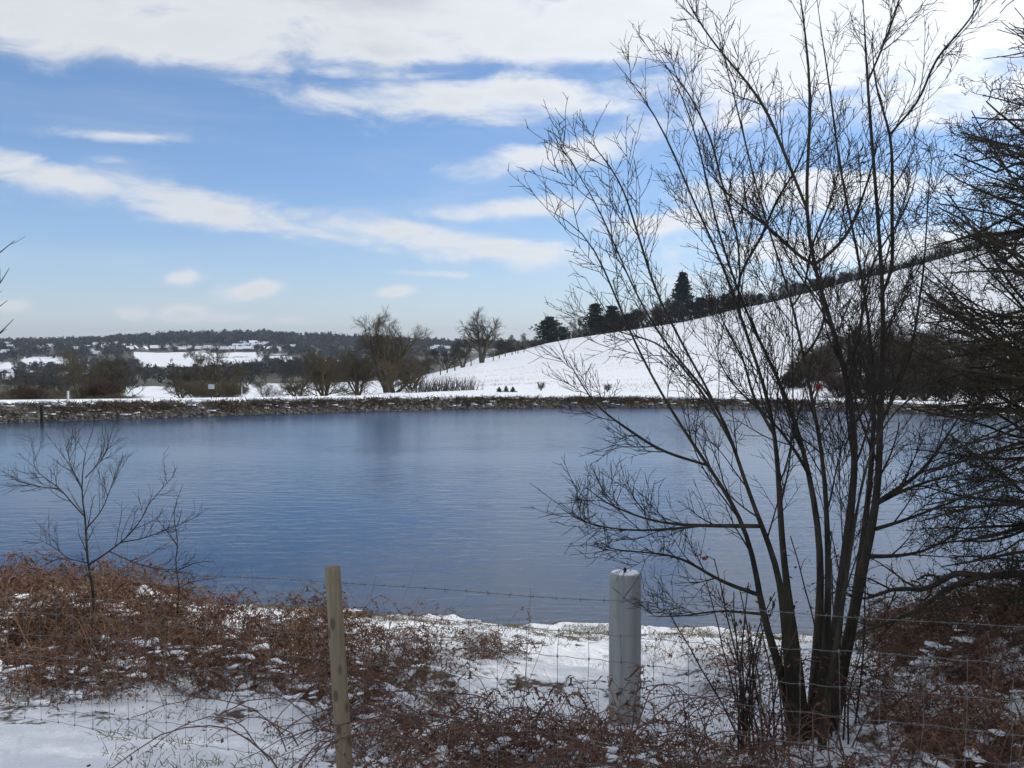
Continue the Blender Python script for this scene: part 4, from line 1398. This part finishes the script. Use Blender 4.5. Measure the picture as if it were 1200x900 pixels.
# ------------------------------------------------------------------ sapling by the water
def sapling():
    rng = np.random.default_rng(61)
    Y0 = 8.5
    lst = [(9, 1.4, [(105, 752, 0), (110, 704, 0), (103, 657, 0), (100, 611, .05), (96, 573, .05), (100, 531, .05), (108, 508, .1)]),
           (4.5, 1.2, [(104, 662, 0), (125, 648, -.1), (149, 629, -.2), (166, 608, -.25), (175, 590, -.3), (205, 556, -.4)]),
           (4, 1.1, [(100, 606, .05), (85, 590, .15), (70, 573, .2), (42, 550, .3), (40, 527, .3)]),
           (3.2, 1.0, [(104, 660, 0), (80, 654, .2), (64, 642, .3), (45, 632, .4)]),
           (3.2, 1.0, [(97, 575, .05), (84, 548, -.1), (78, 524, -.2)]),
           (3.2, 1.0, [(101, 620, .05), (120, 596, .1), (134, 560, .15), (142, 540, .2)]),
           (3.2, 1.0, [(140, 636, -.15), (170, 630, -.2), (200, 618, -.3), (222, 610, -.3)]),
           (3, 1.0, [(128, 646, -.1), (160, 660, .1), (196, 668, .2), (220, 660, .3)]),
           (3, 1.0, [(100, 560, .05), (118, 540, .2), (128, 522, .3)]),
           (3, 1.0, [(70, 573, .2), (45, 570, .3), (18, 562, .35)])]
    P, R = traced(lst, Y0, 16)
    R = R * 0.52
    base = P[0, 0].copy()
    base[2] = float(gz(base[0], base[1]))
    P[0, 0, 2] = base[2] - 0.06
    e = empty('sapling', base, label='small bare sapling standing in brown bracken by the water', category='tree')
    g = Geo(); g.tubes(P[:1], R[:1], 7)
    link('trunk', g.mesh('sapling_trunk', [M['bark']], off=base), e)
    g = Geo(); g.tubes(P[1:], R[1:], 5)
    A, AR = spawn(P, R, 12, rng, (0.25, 0.98), (25, 50), (0.14, 0.46), 7, (0, 0, 0.45), 0.07, 0.55, 0.0024, 0.4)
    C, CR = spawn(A, AR, 5, rng, (0.2, 1), (25, 55), (0.05, 0.18), 5, (0, 0, 0.2), 0.10, 0.6, 0.0020, 0.4)
    g.tubes(A, AR, 4)
    g.tubes(C, CR, 3)
    link('crown', g.mesh('sapling_crown', [M['twig']], off=base), e)
    # second thin shoot beside it
    lst = [(4, 1.2, [(207, 712, 0), (210, 690, 0), (206, 660, 0), (208, 634, 0), (204, 600, 0), (215, 566, 0)]), (2.6, 1.0, [(209, 668, 0), (228, 660, 0), (250, 657, .1)]), (2.6, 1.0, [(208, 640, 0), (195, 622, 0), (182, 606, .1)]),
           (2.4, 1.0, [(208, 690, 0), (225, 682, 0), (262, 676, .1)])]
    P, R = traced(lst, 9.2, 14)
    R = R * 0.5
    base = P[0, 0].copy()
    base[2] = float(gz(base[0], base[1]))
    P[0, 0, 2] = base[2] - 0.06
    e = empty('sapling', base, label='thin bare upright shoot beside the larger bare sapling', category='tree')
    g = Geo(); g.tubes(P[:1], R[:1], 6)
    link('trunk', g.mesh('shoot_trunk', [M['bark']], off=base), e)
    g = Geo(); g.tubes(P[1:], R[1:], 4)
    A, AR = spawn(P, R, 8, rng, (0.2, 0.98), (30, 70), (0.08, 0.22), 5, (0, 0, 0.2), 0.15, 0.5, 0.0022, 0.4)
    g.tubes(A, AR, 3)
    link('crown', g.mesh('shoot_crown', [M['twig']], off=base), e)


sapling()


# ------------------------------------------------------------------ thorn tree at the right edge
def thorn_tree():
    rng = np.random.default_rng(71)
    bx, by = 4.75, 6.7
    base = np.array((bx, by, float(gz(bx, by))))
    trunks = []
    for k in range(4):
        q = [base + (rng.normal(0, 0.05), rng.normal(0, 0.05), -0.1)]
        d = np.array((rng.uniform(-0.02, 0.3), rng.uniform(-0.25, 0.25), 1.0))
        for j in range(14):
            d = d + np.array((rng.normal(0, 0.12), rng.normal(0, 0.12), 0.05))
            d /= np.linalg.norm(d)
            q.append(q[-1] + d * rng.uniform(0.27, 0.33))
        trunks.append(q)
    T = np.array(trunks)
    TR = np.tile(0.085 * np.linspace(1, 0.2, 15), (4, 1))
    e = empty('hawthorn_tree', base, label='dense dark thorny tree with tangled horizontal branches beside the many stemmed tree', category='tree')
    for k in range(4):
        g = Geo(); g.tubes(T[k], TR[k], 8)
        link('trunk', g.mesh('thorn_trunk', [M['thorn']], off=base), e)
    # limbs sweeping out to the left (towards the lake side) and all round
    edge_rows = [-60, 20, 100, 200, 300, 400, 500, 600, 680, 740]
    edge_cols = [1235, 1192, 1138, 1092, 1055, 1036, 1046, 1060, 1070, 1080]
    L, LR = [], []
    for k in range(118):
        z_t = rng.uniform(0.15, 1.0)
        tr = T[rng.integers(4)]
        s = tr[int(np.clip(z_t * 14, 1, 14))]
        left = k < 98
        if left:
            row = np.interp((k + rng.random()) / 98, [0, 0.06, 0.72, 1], [-40, 110, 480, 715])
            coln = np.interp(row, edge_rows, edge_cols) + abs(rng.normal(0, 45)) + 12
            Yt = by + rng.uniform(-1.3, 1.2)
            tip = at(coln, row, Yt)
        else:
            a = rng.uniform(-1.7, 1.7)
            tip = s + np.array((math.cos(a) * rng.uniform(1, 1.9), math.sin(a) * rng.uniform(1, 1.9), rng.uniform(-0.1, 0.4)))
        n = 14
        f = np.linspace(0, 1, n)[:, None]
        zz = min(s[2], tip[2] + 0.2)
        s = tr[np.argmin(np.abs(tr[:, 2] - zz))]
        q = s + (tip - s) * f
        q[:, 2] += (np.sin(f[:, 0] * np.pi) * rng.uniform(-0.12, 0.10))
        q[1:-1] += np.cumsum(rng.normal(0, 0.022, (n - 2, 3)), axis=0) * np.sin(f[1:-1] * np.pi)
        L.append(q)
        LR.append(np.linspace(rng.uniform(0.016, 0.030), 0.004, n))
    # the low bough that sweeps over the water
    q = resample([at(1260, 660, 6.4), at(1200, 672, 6.3), at(1150, 676, 6.2), at(1110, 690, 6.1), at(1080, 712, 6.0), at(1045, 728, 5.95), at(1005, 742, 5.9)], 14)
    L.append(q); LR.append(np.linspace(0.030, 0.006, 14))
    q = resample([at(1150, 676, 6.2), at(1120, 672, 6.2), at(1085, 690, 6.2), at(1050, 690, 6.1), at(1010, 702, 6.1), at(985, 690, 6.0)], 14)
    L.append(q); LR.append(np.linspace(0.022, 0.005, 14))
    q = resample([at(1330, 700, 6.6), at(1290, 672, 6.5), at(1260, 660, 6.4)], 14)
    L.append(q); LR.append(np.linspace(0.036, 0.030, 14))
    L, LR = np.array(L), np.array(LR)
    g = Geo()
    g.tubes(L, LR, 6)
    link('branches', g.mesh('thorn_branches', [M['thorn']], off=base), e)
    g = Geo()
    tw = 0.0026
    A, AR = spawn(L, LR, 12, rng, (0.22, 1.0), (30, 75), (0.2, 0.62), 9, (-0.15, 0, 0.02), 0.2, 0.55, tw, 0.45, flat=0.55)
    C, CR = spawn(A, AR, 7, rng, (0.12, 1.0), (35, 80), (0.05, 0.24), 6, (0, 0, 0.25), 0.22, 0.65, tw, 0.4, flat=0.3)
    D, DR = spawn(C, CR, 3, rng, (0.2, 1.0), (40, 85), (0.015, 0.07), 3, (0, 0, 0.1), 0.15, 0.7, tw * 0.9, 0.2)
    g.tubes(A, AR, 4)
    g.tubes(C, CR, 3)
    g.tubes(D, DR, 3)
    link('crown', g.mesh('thorn_crown', [M['thorn']], off=base), e)


thorn_tree()


# thorn trees added out of view to the right, only to shade the foreground
def shade_trees():
    rng = np.random.default_rng(75)
    proto = None
    for k, (x, y, s) in enumerate(((8.6, 4.6, 1.0), (8.9, 6.6, 1.08), (8.4, 8.6, 1.1), (9.4, 10.0, 1.25), (11.6, 9.4, 1.45), (12.4, 10.8, 1.45))):
        p = np.array((x, y, float(gz(x, y))))
        if proto is None:
            tr, cr = bare_tree(rng, h=7.2, spread=0.42, trunks=5, lean=0.18, base_r=0.09, twigs=(13, 11, 9), twig_r=0.010, low=0.06, up=0.3)
            proto = tree_thing('shade_thorn', 'tall dense thorn added out of view to shade the foreground', 'tree', tr, cr, M['thorn'], M['thorn'], p, group='added thorns shading the foreground')
        else:
            place(proto, p, k * 1.3, s)


shade_trees()


# twig ends of a tree just outside the left edge
def edge_tree():
    rng = np.random.default_rng(81)
    Y0 = 8.0
    p = on_ground(-190, Y0)
    lst = [(16, 5, [(-190, 790, 0), (-180, 650, 0), (-170, 500, 0), (-160, 380, 0), (-140, 260, 0), (-135, 160, 0)]),
           (6, 1.4, [(-165, 430, 0), (-110, 380, 0), (-50, 330, 0), (-12, 305, 0), (17, 282, 0)]), (5, 1.4, [(-165, 450, 0), (-100, 420, 0), (-50, 380, 0), (-10, 345, 0), (11, 314, 0)]),
           (5, 1.4, [(-168, 500, 0), (-100, 460, 0), (-40, 430, 0), (-8, 398, 0), (16, 374, 0)]), (5, 1.4, [(-168, 480, 0), (-100, 450, 0), (-45, 405, 0), (-16, 372, 0), (9, 352, 0)])]
    P, R = traced(lst, Y0, 16)
    P[0, 0, 2] = p[2] - 0.1
    e = empty('edge_tree', p, label='bare tree whose twig tips reach in against the sky beside the lake bracken', category='tree')
    g = Geo(); g.tubes(P[:1], R[:1], 8)
    link('trunk', g.mesh('edge_trunk', [M['bark']], off=p), e)
    g = Geo(); g.tubes(P[1:], R[1:], 5)
    A, AR = spawn(P, R, 7, rng, (0.3, 0.97), (20, 45), (0.10, 0.30), 6, (0, 0, 0.3), 0.08, 0.5, 0.0024, 0.5)
    g.tubes(A, AR, 4)
    link('crown', g.mesh('edge_crown', [M['twig']], off=p), e)


edge_tree()


# ------------------------------------------------------------------ fence
FENCE = np.array([(-3.10, 6.08, EYE - 2.33), (-0.883, 4.90, EYE - 2.13), (1.78, 3.50, EYE - 1.95)])
fd = (FENCE[2] - FENCE[0])[:2]
fd /= np.linalg.norm(fd)
FP0 = FENCE[1, :2]


def fence_pt(s):
    s = np.asarray(s, float)
    xy = FP0[None] + fd[None] * s[:, None]
    z = np.interp(s, [-9.0, -2.51, 0, 3.01, 6.5], [EYE - 2.75, EYE - 2.33, EYE - 2.13, EYE - 1.95, EYE - 1.75])
    return np.column_stack([xy, z])


def fence():
    rng = np.random.default_rng(91)
    o = fence_pt([0])[0]
    e = empty('wire_fence', o, label='wire stock fence with wooden posts and a barbed top strand', category='fence')
    # posts (the one in view leans slightly)
    ss = [-7.3, -3.75, 0.0, 3.7]
    for k, s in enumerate(ss):
        p = fence_pt([s])[0]
        n, sd = 40, 20
        h = 1.015
        z = np.linspace(-0.45, h, n)
        lean = np.array((-0.052, 0.0)) if k == 2 else np.array((rng.normal(0, 0.02), 0))
        a = np.arange(sd) / sd * 2 * np.pi
        V = []
        for zz in z:
            r = 0.0405 * (1 - 0.03 * zz) * (1 + 0.03 * np.sin(a * 2 + zz * 2.0 + k) + 0.018 * np.sin(a * 5 + zz * 7) + 0.02 * np.sin(zz * 23 + k) * np.cos(a - 1))
            V.append(np.stack([np.cos(a) * r + lean[0] * zz, np.sin(a) * r, np.full(sd, zz)], -1))
        V.append(V[-1] * np.array((0.90, 0.90, 1)) + (lean[0] * h * 0.1, 0, 0.007))
        V.append(np.array([[lean[0] * h, 0, h + 0.009]]))
        V = [v.reshape(-1, 3) for v in V]
        nn = len(V) - 1
        idx = np.arange(nn * sd).reshape(nn, sd)
        q = np.stack([idx[:-1], np.roll(idx[:-1], -1, 1), np.roll(idx[1:], -1, 1), idx[1:]], -1).reshape(-1, 4)
        tri = np.stack([idx[-1], np.roll(idx[-1], -1), np.full(sd, nn * sd)], -1)
        g = Geo(); g.add(np.vstack(V), tris=tri, quads=q)
        link('post', g.mesh('fence_post', [M['post']]), e, loc=p - o + (np.array((0.052, 0.006, 0)) if k == 2 else 0))
    # net: 8 line wires, stays every 15 cm; the wires run on the lake side of the posts
    off = np.array((fd[1], -fd[0])) * -0.046
    if off[1] < 0:
        off = -off
    off3 = np.array((off[0], off[1], 0))
    heights = [0.02, 0.115, 0.215, 0.32, 0.43, 0.55, 0.675, 0.80]
    s = np.linspace(-7.3, 3.7, 260)
    sag = lambda s_: -0.012 * np.sin(np.pi * np.mod(s_, 3.7) / 3.7)
    base = fence_pt(s) + off3
    wig = lambda k, s_: 0.008 * np.sin(s_ * 1.9 + k * 2.1) + 0.004 * np.sin(s_ * 5.3 + k)
    for k, h in enumerate(heights):
        P = base.copy()
        kn = 0.003 * np.sin(s / 0.15 * 2 * np.pi)
        P[:, 2] += h + sag(s) + wig(k, s) + kn
        g = Geo(); g.tubes(P, np.full(len(s), 0.0014), 5)
        link('line_wire', g.mesh('line_wire', [M['wire']], off=o), e)
    stays = np.arange(-7.2, 3.65, 0.15)
    for k, sv in enumerate(stays):
        b = fence_pt([sv])[0] + off3
        hs = np.array(heights)
        P = np.stack([b + fd_off + np.array((0, 0, h + sag(sv) + wig(i, sv))) for i, h in enumerate(hs) for fd_off in [np.array((fd[0], fd[1], 0)) * rng.normal(0, 0.004)]])
        g = Geo(); g.tubes(P, np.full(len(P), 0.0011), 4)
        # knots where the stay wraps the line wires
        for q_ in P:
            g.tubes(np.stack([q_ - (0, 0, 0.006), q_ + (0, 0, 0.006)]), np.full(2, 0.0036), 5)
        link('stay_wire', g.mesh('stay_wire', [M['wire']], off=o), e)
    # barbed strand
    P = base.copy()
    P[:, 2] += 0.945 + sag(s) * 1.5 + wig(11, s)
    P2 = P.copy()
    P[:, 2] += 0.0018 * np.sin(s * 90)
    P2[:, 2] -= 0.0018 * np.sin(s * 90)
    g = Geo(); g.tubes(np.stack([P, P2]), np.full((2, len(s)), 0.0009), 4)
    bw = link('barbed_wire', g.mesh('barbed_wire', [M['wire']], off=o), e)
    g = Geo()
    for sv in np.arange(-7.2, 3.65, 0.115):
        c = fence_pt([sv])[0] + off3 + (0, 0, 0.945 + sag(sv) * 1.5 + wig(11, sv))
        for j in range(4):
            d = rng.normal(0, 1, 3)
            d -= d[:2].dot(fd) * np.array((fd[0], fd[1], 0)) * 0.8
            d /= np.linalg.norm(d)
            g.tubes(np.stack([c - d * 0.003, c + d * 0.013]), np.array([0.0016, 0.0008]), 3)
    link('barbs', g.mesh('barbs', [M['wire']], off=o), bw, kind='stuff')


fence()


# ------------------------------------------------------------------ grey marker pillar
def pillar():
    p = on_ground(734, 7.7)
    top = at(734, 671, 7.7)[2] - p[2]
    e = empty('marker_pillar', p, 0.4, label='round pale grey concrete marker pillar with snow on its top', category='pillar')
    sd, r = 40, 0.124
    a = np.arange(sd) / sd * 2 * np.pi
    zs = [(-0.2, r), (0.0, r), (0.02, r)] + [(z, r * (1 + 0.003 * math.sin(z * 11))) for z in np.linspace(0.1, top - 0.05, 14)] + [(top - 0.03, r), (top - 0.012, r * 0.985), (top - 0.003, r * 0.95), (top, r * 0.90), (top + 0.001, 0.001)]
    V = np.vstack([np.stack([np.cos(a) * rr, np.sin(a) * rr, np.full(sd, z)], -1) for z, rr in zs])
    idx = np.arange(len(zs) * sd).reshape(len(zs), sd)
    q = np.stack([idx[:-1], np.roll(idx[:-1], -1, 1), np.roll(idx[1:], -1, 1), idx[1:]], -1).reshape(-1, 4)
    g = Geo(); g.add(V, quads=q)
    link('shaft', g.mesh('pillar_shaft', [M['concrete']]), e)
    # snow cap, thin and uneven
    rng = np.random.default_rng(5)
    V, rings = [], [(1.0, 0.0), (0.985, 0.003), (0.93, 0.005), (0.7, 0.007), (0.4, 0.008), (0.01, 0.008)]
    edge = 0.104 + 0.006 * np.sin(a * 3 + 1) + 0.004 * np.sin(a * 7)
    for f, h in rings:
        V.append(np.stack([np.cos(a) * edge * f, np.sin(a) * edge * f, top + 0.0005 + h + rng.normal(0, 0.001, sd) * (h > 0)], -1))
    V = np.vstack(V)
    idx = np.arange(len(rings) * sd).reshape(len(rings), sd)
    q = np.stack([idx[:-1], np.roll(idx[:-1], -1, 1), np.roll(idx[1:], -1, 1), idx[1:]], -1).reshape(-1, 4)
    g = Geo(); g.add(V, quads=q)
    link('snow_cap', g.mesh('pillar_snow', [M['snow']]), e)
    g = Geo()
    g.tubes(np.array([(-0.015, -0.02, top - 0.01), (-0.015, -0.02, top + 0.045), (-0.015, -0.02, top + 0.046)]), np.array([0.010, 0.010, 0.0005]), 6)
    g.tubes(np.array([(0.05, 0.01, top - 0.01), (0.05, 0.01, top + 0.014), (0.05, 0.01, top + 0.015)]), np.array([0.007, 0.007, 0.0005]), 6)
    link('bolt', g.mesh('pillar_bolt', [M['darkpost']], False), e)


pillar()


# ------------------------------------------------------------------ dead bracken, brambles, grass, snow lumps
def sample_near(rng, n, x0=-260, x1=1500, y0=650, y1=1050, power=1.0, floor=0.15):
    """points on the near ground, weighted by bracken density"""
    out = []
    tot = 0
    while tot < n:
        m = 40000
        Y = np.sqrt(rng.uniform(2.6 ** 2, 13.2 ** 2, m))
        px = rng.uniform(x0, x1, m)
        X = (px - 600) / F * Y
        Z = gz(X, Y)
        qx, qy = pix(np.stack([X, Y, Z], -1))
        d = beds(qx, qy)
        cl = fbm(X * 1.7, Y * 1.7, 33, 3)
        d = np.clip(d * 3.0 * (cl - 0.27), 0, 1)
        keep = (d > floor) & (rng.random(m) < d ** power) & (Z > 0.07) & (qy > y0) & (qy < y1)
        # weight by area so that density per square metre is even
        keep &= rng.random(m) < Y / 13.2
        out.append(np.stack([X, Y, Z, d], -1)[keep])
        tot += keep.sum()
    return np.concatenate(out)[:n]


def rotz(a):
    c, s = np.cos(a), np.sin(a)
    return np.stack([np.stack([c, -s, 0 * c], -1), np.stack([s, c, 0 * c], -1), np.stack([0 * c, 0 * c, 1 + 0 * c], -1)], -2)


def undergrowth():
    rng = np.random.default_rng(101)
    # collapsed bracken fronds: several patterns, many turned copies in one mesh
    pats = []
    for k in range(16):
        L = rng.uniform(0.30, 0.62)
        n = 9
        f = np.linspace(0, 1, n)
        lift = (rng.uniform(0.01, 0.06), rng.uniform(0.05, 0.22), rng.uniform(0.25, 0.42), rng.uniform(0.02, 0.15))[k % 4]
        cx = np.stack([f * L, 0.05 * np.sin(f * 3 + k) * L, lift * np.sin(np.clip(f * 1.15, 0, 1) * np.pi * rng.uniform(0.7, 1.0)) + 0.02], -1)
        g = Geo()
        g.tubes(cx, np.linspace(0.0034, 0.0012, n), 3, 0.9)
        for j in range(2, n):
            for s in (-1, 1):
                if rng.random() < 0.15:
                    continue
                pl = (1.05 - f[j]) * 0.26 * rng.uniform(0.5, 1.1) * (L / 0.6)
                d = np.array((rng.uniform(0.1, 0.7), s, rng.uniform(-0.9, 0.15)))
                d /= np.linalg.norm(d)
                m = 4
                ff = np.linspace(0, 1, m)[:, None]
                c = cx[j] + d * ff * pl + np.array((0, 0, -0.12 * pl)) * ff ** 2 * 2 + rng.normal(0, 0.008, (m, 3))
                side = np.cross(d, rng.normal(0, 1, 3))
                side /= np.linalg.norm(side) + 1e-9
                wd = (np.array([0.5, 1, 0.75, 0.05]) * 0.0062 * rng.uniform(0.5, 1.1))[:, None]
                # ragged little leaflets rather than one blade
                Vv = np.stack([c - side * wd, c + side * wd], 1).reshape(-1, 3)
                qq = np.array([(2 * i, 2 * i + 1, 2 * i + 3, 2 * i + 2) for i in range(m - 1)])
                g.add(Vv, quads=qq, attr=rng.random() ** 2 * 0.8)
                for i in range(1, m):
                    for t in (-1, 1):
                        e_ = c[i] + (side * t + d * 0.3) * wd[min(i, 2)] * 3.2 + rng.normal(0, 0.004, 3)
                        g.add(np.stack([c[i - 1] * 0.4 + c[i] * 0.6, c[i], e_]), tris=[(0, 1, 2)], attr=rng.random() ** 2 * 0.8)
        pats.append((np.concatenate(g.V), np.concatenate(g.Q), np.concatenate(g.T), np.concatenate(g.A)))
    S = sample_near(rng, 6600, power=1.0)
    big = Geo()
    for k in range(16):
        s = S[k::16]
        V, Q, T, A = pats[k]
        m = len(s)
        a = rng.uniform(0, 2 * np.pi, m)
        tilt = rng.normal(0, 0.3, m)
        ct, st = np.cos(tilt), np.sin(tilt)
        Rx = np.stack([np.stack([1 + 0 * ct, 0 * ct, 0 * ct], -1), np.stack([0 * ct, ct, -st], -1), np.stack([0 * ct, st, ct], -1)], -2)
        R = rotz(a) @ Rx
        sc = rng.uniform(0.55, 1.15, m) * (0.65 + 0.45 * s[:, 3])
        W = np.einsum('mij,vj->mvi', R, V) * sc[:, None, None] + s[:, None, :3] + (0, 0, 0.01)
        nv = len(V)
        offs = (np.arange(m) * nv)[:, None, None]
        big.add(W.reshape(-1, 3), tris=(T[None] + offs).reshape(-1, 3), quads=(Q[None] + offs).reshape(-1, 4), attr=np.clip(np.tile(A, m) * np.repeat(rng.uniform(0.3, 1.2, m), nv), 0, 1))
    link('dead_bracken', big.mesh('dead_bracken', [M['bracken']], False), kind='stuff', label='collapsed red brown dead bracken covering the lake bank', category='bracken')
    # upright and leaning dry stalks
    S = sample_near(rng, 9000, power=0.8, floor=0.1)
    n = len(S)
    L = rng.uniform(0.10, 0.55, n) * (0.5 + 0.6 * S[:, 3]) * np.where(rng.random(n) < 0.22, 1.9, 1)
    D = np.stack([rng.normal(0, 0.5, n), rng.normal(0, 0.5, n), rng.uniform(0.10, 1.0, n)], -1)
    D /= np.linalg.norm(D, axis=1, keepdims=True)
    b = S[:, :3] - (0, 0, 0.01)
    f = np.linspace(0, 1, 5)
    P = b[:, None] + D[:, None] * (L[:, None] * f)[..., None] + np.cumsum(rng.normal(0, 0.010, (n, 5, 3)), 1)
    P[:, 0] = b
    P[:, :, 2] -= (L[:, None] * f ** 2) * rng.uniform(0, 0.35, n)[:, None]
    g = Geo()
    g.tubes(P, rng.uniform(0.0014, 0.0030, n)[:, None] * np.linspace(1, 0.5, 5)[None], 3, rng.random(n))
    link('dry_stalks', g.mesh('dry_stalks', [M['stalk']]), kind='stuff', label='thin straw coloured dry stalks standing in the bracken', category='stalks')
    # bramble canes arching along the fence foot
    g = Geo()
    n = 200
    px = np.concatenate([rng.uniform(480, 1250, 150), rng.uniform(300, 470, 20), rng.uniform(0, 300, 30)])
    Y = np.concatenate([rng.uniform(4.3, 6.6, 170), rng.uniform(6.6, 8.5, 30)])
    X = (px - 600) / F * Y
    b = np.stack([X, Y, gz(X, Y) - 0.02], -1)
    L = rng.uniform(0.5, 1.3, n)
    a = rng.uniform(0, 2 * np.pi, n)
    f = np.linspace(0, 1, 12)
    hgt = rng.uniform(0.12, 0.42, n)
    P = b[:, None] + np.stack([np.cos(a)[:, None] * L[:, None] * f, np.sin(a)[:, None] * L[:, None] * f * 0.6, np.sin(np.pi * f ** 0.8)[None] * hgt[:, None]], -1)
    P += np.cumsum(rng.normal(0, 0.010, P.shape), 1)
    P[:, :, 2] = np.maximum(P[:, :, 2], gz(P[:, :, 0], P[:, :, 1]) - 0.02)
    R = np.tile(np.linspace(0.0042, 0.0018, 12), (n, 1))
    g.tubes(P, R, 4)
    q, qr = spawn(P, R, 5, rng, (0.15, 0.95), (35, 80), (0.05, 0.25), 5, (0, 0, 0), 0.2, 0.6, 0.0014)
    g.tubes(q, qr, 3)
    link('bramble_canes', g.mesh('bramble_canes', [M['cane']]), kind='stuff', label='purplish bramble canes arching through the bracken at the fence foot', category='brambles')
    lf = Geo()
    m = 5200
    c = q[rng.integers(0, len(q), m), rng.integers(1, 5, m)] + rng.normal(0, 0.03, (m, 3))
    d1, d2 = rng.normal(0, 1, (m, 3)), rng.normal(0, 1, (m, 3))
    s = rng.uniform(0.004, 0.011, (m, 1))
    lf.add(np.stack([c, c + d1 * s, c + (d1 + d2) * s, c + d2 * s * 0.8], 1).reshape(-1, 3), quads=np.arange(4 * m).reshape(-1, 4))
    link('withered_leaves', lf.mesh('withered_leaves', [M['leaf']], False), kind='stuff', label='withered dark red bramble leaves at the fence foot', category='leaves')
    # grass blades poking through the snow, denser on the shore rim
    n = 30000
    px = rng.uniform(100, 1150, n)
    Yb = near_shore(px) - np.abs(rng.normal(0, 0.9, n)) - 0.25
    k2 = n // 2
    Yb[:k2] = rng.uniform(4.0, 12.5, k2)
    X = (px - 600) / F * Yb
    keep = fbm(X * 2.2, Yb * 2.2, 77, 3) > np.where(np.arange(n) < k2, 0.54, 0.50)
    X, Yb = X[keep], Yb[keep]
    n = len(X)
    b = np.stack([X, Yb, gz(X, Yb) - 0.005], -1)
    keep = b[:, 2] > 0.0
    b = b[keep]
    n = len(b)
    L = rng.uniform(0.02, 0.075, n)
    D = np.stack([rng.normal(0, 0.5, n), rng.normal(0, 0.5, n), np.full(n, 0.8)], -1)
    P = np.stack([b, b + D * L[:, None] * 0.6, b + D * L[:, None] * np.array((1.3, 1.3, 0.9))], 1)
    g = Geo()
    g.tubes(P, np.tile([0.0022, 0.0018, 0.0006], (n, 1)), 3)
    link('grass', g.mesh('grass', [M['grass']]), kind='stuff', label='short yellow green grass poking through snow along the shore', category='grass')
    # pads of snow lying on top of the flattened bracken
    pats = []
    u = np.linspace(0, 2 * np.pi, 14, endpoint=False)
    for k in range(12):
        rr = np.clip(0.85 + 0.32 * np.sin(u * 2 + k) + 0.28 * np.sin(u * 3 + 2 * k) + rng.normal(0, 0.22, 14), 0.25, 1.7)
        V = []
        for (fr, h) in ((1.0, -0.05), (1.02, 0.18), (0.85, 0.42), (0.5, 0.55), (0.05, 0.6)):
            V.append(np.stack([np.cos(u) * rr * fr, np.sin(u) * rr * fr * 0.7, h + rng.normal(0, 0.06, 14) * (fr < 1.01)], -1))
        idx = np.arange(70).reshape(5, 14)
        q_ = np.stack([idx[:-1], np.roll(idx[:-1], -1, 1), np.roll(idx[1:], -1, 1), idx[1:]], -1).reshape(-1, 4)
        pats.append((np.vstack(V), q_))
    S = sample_near(rng, 7000, power=0.4, floor=0.06)
    cl = fbm(S[:, 0] * 1.3, S[:, 1] * 1.3, 55, 3)
    S = S[cl > 0.47]
    g = Geo()
    for k, s in enumerate(S):
        V, q_ = pats[k % 12]
        r = rng.uniform(0.012, 0.06) * (1.7 if rng.random() < 0.2 else 1)
        a = rng.uniform(0, 6.28)
        g.add((V * np.array((r * 1.2, r, min(r * 0.4, 0.032)))) @ rotz(np.array(a)).T + s[:3] + (0, 0, rng.uniform(0.0, 0.16) * s[3]), quads=q_)
    link('snow_pads', g.mesh('snow_pads', [M['snow']]), kind='stuff', label='small pads of snow resting on the bracken and brambles', category='snow')


undergrowth()


def hill_tufts():
    rng = np.random.default_rng(111)
    n = 26000
    px = rng.uniform(470, 1260, n)
    Y = np.exp(rng.uniform(math.log(64), math.log(290), n))
    X = (px - 600) / F * Y
    keep = fbm(X / 9, Y / 3.0, 61, 4) > 0.60 - 0.10 * rng.random(n)
    keep &= ~((px < 520) & (Y > 150))
    X, Y = X[keep], Y[keep]
    n = len(X)
    b = np.stack([X, Y, gz(X, Y) - 0.02], -1)
    T = b + np.stack([rng.normal(0, 0.06, n), rng.normal(0, 0.06, n), rng.uniform(0.05, 0.16, n)], -1)
    g = Geo()
    g.tubes(np.stack([b, (b + T) / 2, T], 1), np.tile([0.012, 0.010, 0.004], (n, 1)) * (Y / 90)[:, None] ** 0.5, 3)
    link('field_grass', g.mesh('field_grass', [M['grass']]), kind='stuff', label='thin grass tips showing through snow on the hill field', category='grass')


hill_tufts()


# ------------------------------------------------------------------ thin winter haze
def haze():
    V = np.array([(x, y, z) for x in (-9800, 9800) for y in (-9800, 9800) for z in (-60, 130)], float)
    q = [(0, 1, 3, 2), (4, 6, 7, 5), (0, 4, 5, 1), (2, 3, 7, 6), (0, 2, 6, 4), (1, 5, 7, 3)]
    ma = bpy.data.materials.new('thin_haze')
    ma.use_nodes = True
    t = NT(ma.node_tree)
    o = t.n('ShaderNodeOutputMaterial')
    vol = t.n('ShaderNodeVolumePrincipled')
    vol.inputs['Color'].default_value = (0.72, 0.84, 1.0, 1)
    vol.inputs['Density'].default_value = 1.0e-4
    vol.inputs['Anisotropy'].default_value = 0.2
    t.put(o.inputs['Volume'], vol.outputs[0])
    link('haze', make_mesh('haze', V, [q], [ma], smooth=False), kind='stuff', label='thin pale winter haze over the valley')


haze()
